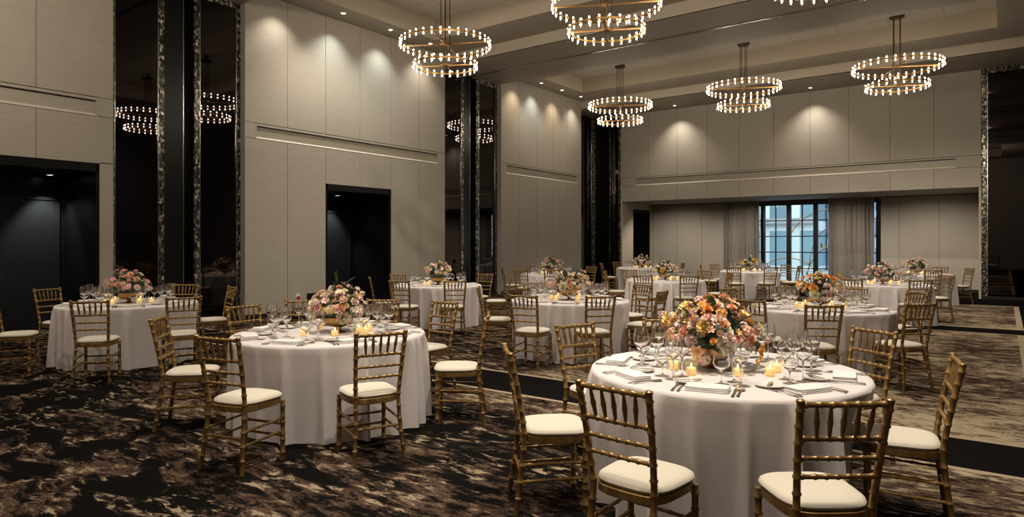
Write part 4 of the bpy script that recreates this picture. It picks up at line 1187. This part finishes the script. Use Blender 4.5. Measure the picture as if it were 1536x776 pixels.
sp2 = [(loc3(0.09, 0.155, 0.17), 'rose', 'petal_cream', 1.5), (loc3(-0.12, 0.37, 0.05), 'carnation', 'petal_cream', 1.8), (loc3(-0.20, 0.29, 0.12), 'rose', 'petal_coral', 1.4), (loc3(0.17, 0.36, 0.04), 'lily', 'petal_peach', 1.5), (loc3(-0.21, 0.15, 0.13), 'rose', 'petal_cream', 1.3), (loc3(0.22, 0.20, 0.08), 'cluster', 'petal_pink', 1.5)]
centerpiece('peach bouquet with two tall green leaves on top, front left table', Tloc(2, 0.06, 0.05), 'peach', 84, 0.47, 0.25, 12, sp2, [((0.0, 0.0, 0.42), (0.1, 0.1, 1), 1.3), (loc3(0.03, 0.42, 0), (*w2(0.8, 0.2), 0.5), 1.5), (loc3(-0.03, 0.44, 0), (*w2(-0.25, 0.1), 1), 1.3)], leaves=30)
centerpiece('pink and peach bouquet in a gold bowl on the far left table', Tloc(3), 'pink', 60, 0.58, 0.26, 23)
centerpiece('cream and peach bouquet on the table by the middle doorway', Tloc(4), 'cream', 57, 0.52, 0.26, 34)
sp5 = [(loc3(-0.12, 0.22, 0.18), 'rose', 'petal_cream', 1.6), (loc3(0.06, 0.17, 0.2), 'rose', 'petal_orange', 1.7), (loc3(0.1, 0.3, 0.1), 'rose', 'petal_peach', 1.5), (loc3(-0.08, 0.33, 0.1), 'rose', 'petal_pink', 1.4), (loc3(0.16, 0.2, 0.14), 'rose', 'petal_cream', 1.6)]
centerpiece('wide bouquet of peach, orange and cream roses on the central table', Tloc(5), 'peach', 60, 0.60, 0.26, 45, sp5)
sp6 = [(loc3(-0.05+0.09*i, 0.40+0.03*(i % 2), 0.06), 'lily', 'petal_orange' if i % 2 else 'petal_yellow', 1.5) for i in range(-1, 4)] + [(loc3(-0.15, 0.2, 0.18), 'rose', 'petal_cream', 1.5), (loc3(0.05, 0.19, 0.2), 'rose', 'petal_coral', 1.4), (loc3(0.24, 0.36, 0.05), 'rose', 'petal_cream', 1.4), (loc3(-0.26, 0.34, 0.05), 'lily', 'petal_orange', 1.4)]
centerpiece('bouquet topped with orange and yellow blooms behind the front right table', Tloc(6), 'orange', 60, 0.54, 0.26, 56, sp6)
centerpiece('cream and peach bouquet on the table behind the central one', Tloc(7), 'cream', 51, 0.52, 0.26, 67)
centerpiece('peach and orange bouquet on the table by the far panelled wall', Tloc(8), 'peach', 48, 0.56, 0.26, 78)
centerpiece('pink and coral bouquet on the corner column table', Tloc(9), 'pink', 44, 0.56, 0.26, 89)
centerpiece('orange and cream bouquet on the table by the window', Tloc(10), 'orange', 44, 0.54, 0.26, 90)
centerpiece('pink and coral bouquet before the right window curtain', Tloc(11), 'pink', 54, 0.62, 0.26, 101)
centerpiece('peach and cream bouquet on the rearmost right table', Tloc(12), 'peach', 48, 0.62, 0.26, 112)

# ------------------------------------------------------------------ unseen fill lights added over the front tables, coffers and alcove
def pt(name, loc, power, color, rad=0.05):
    l = bpy.data.lights.new(name, 'POINT'); l.energy = power; l.color = color; l.shadow_soft_size = rad
    o = bpy.data.objects.new(name, l); COL.objects.link(o); o.location = loc
LC = (1.0, 0.90, 0.76)
for x, y, e in ((-9.9, 1.4, 150), (-5.9, 0.6, 60), (-1.5, 1.3, 330)):
    pt('near_bay_fill', (x, y, 5.7), e, LC, 0.12)  # fill light without a fixture, added to brighten the front tables
for x, e in ((-9.5, 420), (-4.9, 950), (-1.35, 1250)):
    spot('coffer_fill_spot', (x, 3.6, 7.2), (x, 3.75, 0), e, LC, 62, 0.9, 0.10)  # spots without fittings, added to light the front tables from above
for x in (-11.0, -7.8, -3.9, -0.8):
    e = 260 if x < -10 else 620
    spot('coffer_fill_spot', (x, 9.15, 7.2), (x, 10.2, 0), e, LC, 112, 0.7, 0.08)  # added spots kept out of view, they brighten the middle bay
    if x > -10: spot('coffer_fill_spot', (x, 17.75, 7.2), (x, 18.7, 0), 720, LC, 118 if x > -5 else 84, 0.8, 0.08)  # same added fill for the far bay
for x in (-10.4, -7.6, -4.6, -1.9):
    spot('alcove_fill_spot', (x, 23.5, 3.12), (x, 24.6, 0), 130, (1.0, 0.90, 0.78), 140, 0.8, 0.05)  # no fittings here, spots added to brighten the alcove

# ------------------------------------------------------------------ world and view
w = bpy.data.worlds.new('world'); scn.world = w; w.use_nodes = True
w.node_tree.nodes['Background'].inputs[0].default_value = (0.60, 0.76, 0.86, 1)
w.node_tree.nodes['Background'].inputs[1].default_value = 3.4
scn.view_settings.view_transform = 'Standard'
scn.view_settings.look = 'None'
scn.view_settings.exposure = 0.44
scn.cycles.max_bounces = 14
scn.cycles.transmission_bounces = 12
scn.cycles.transparent_max_bounces = 24
scn.cycles.caustics_reflective = False
scn.cycles.sample_clamp_indirect = 4.0
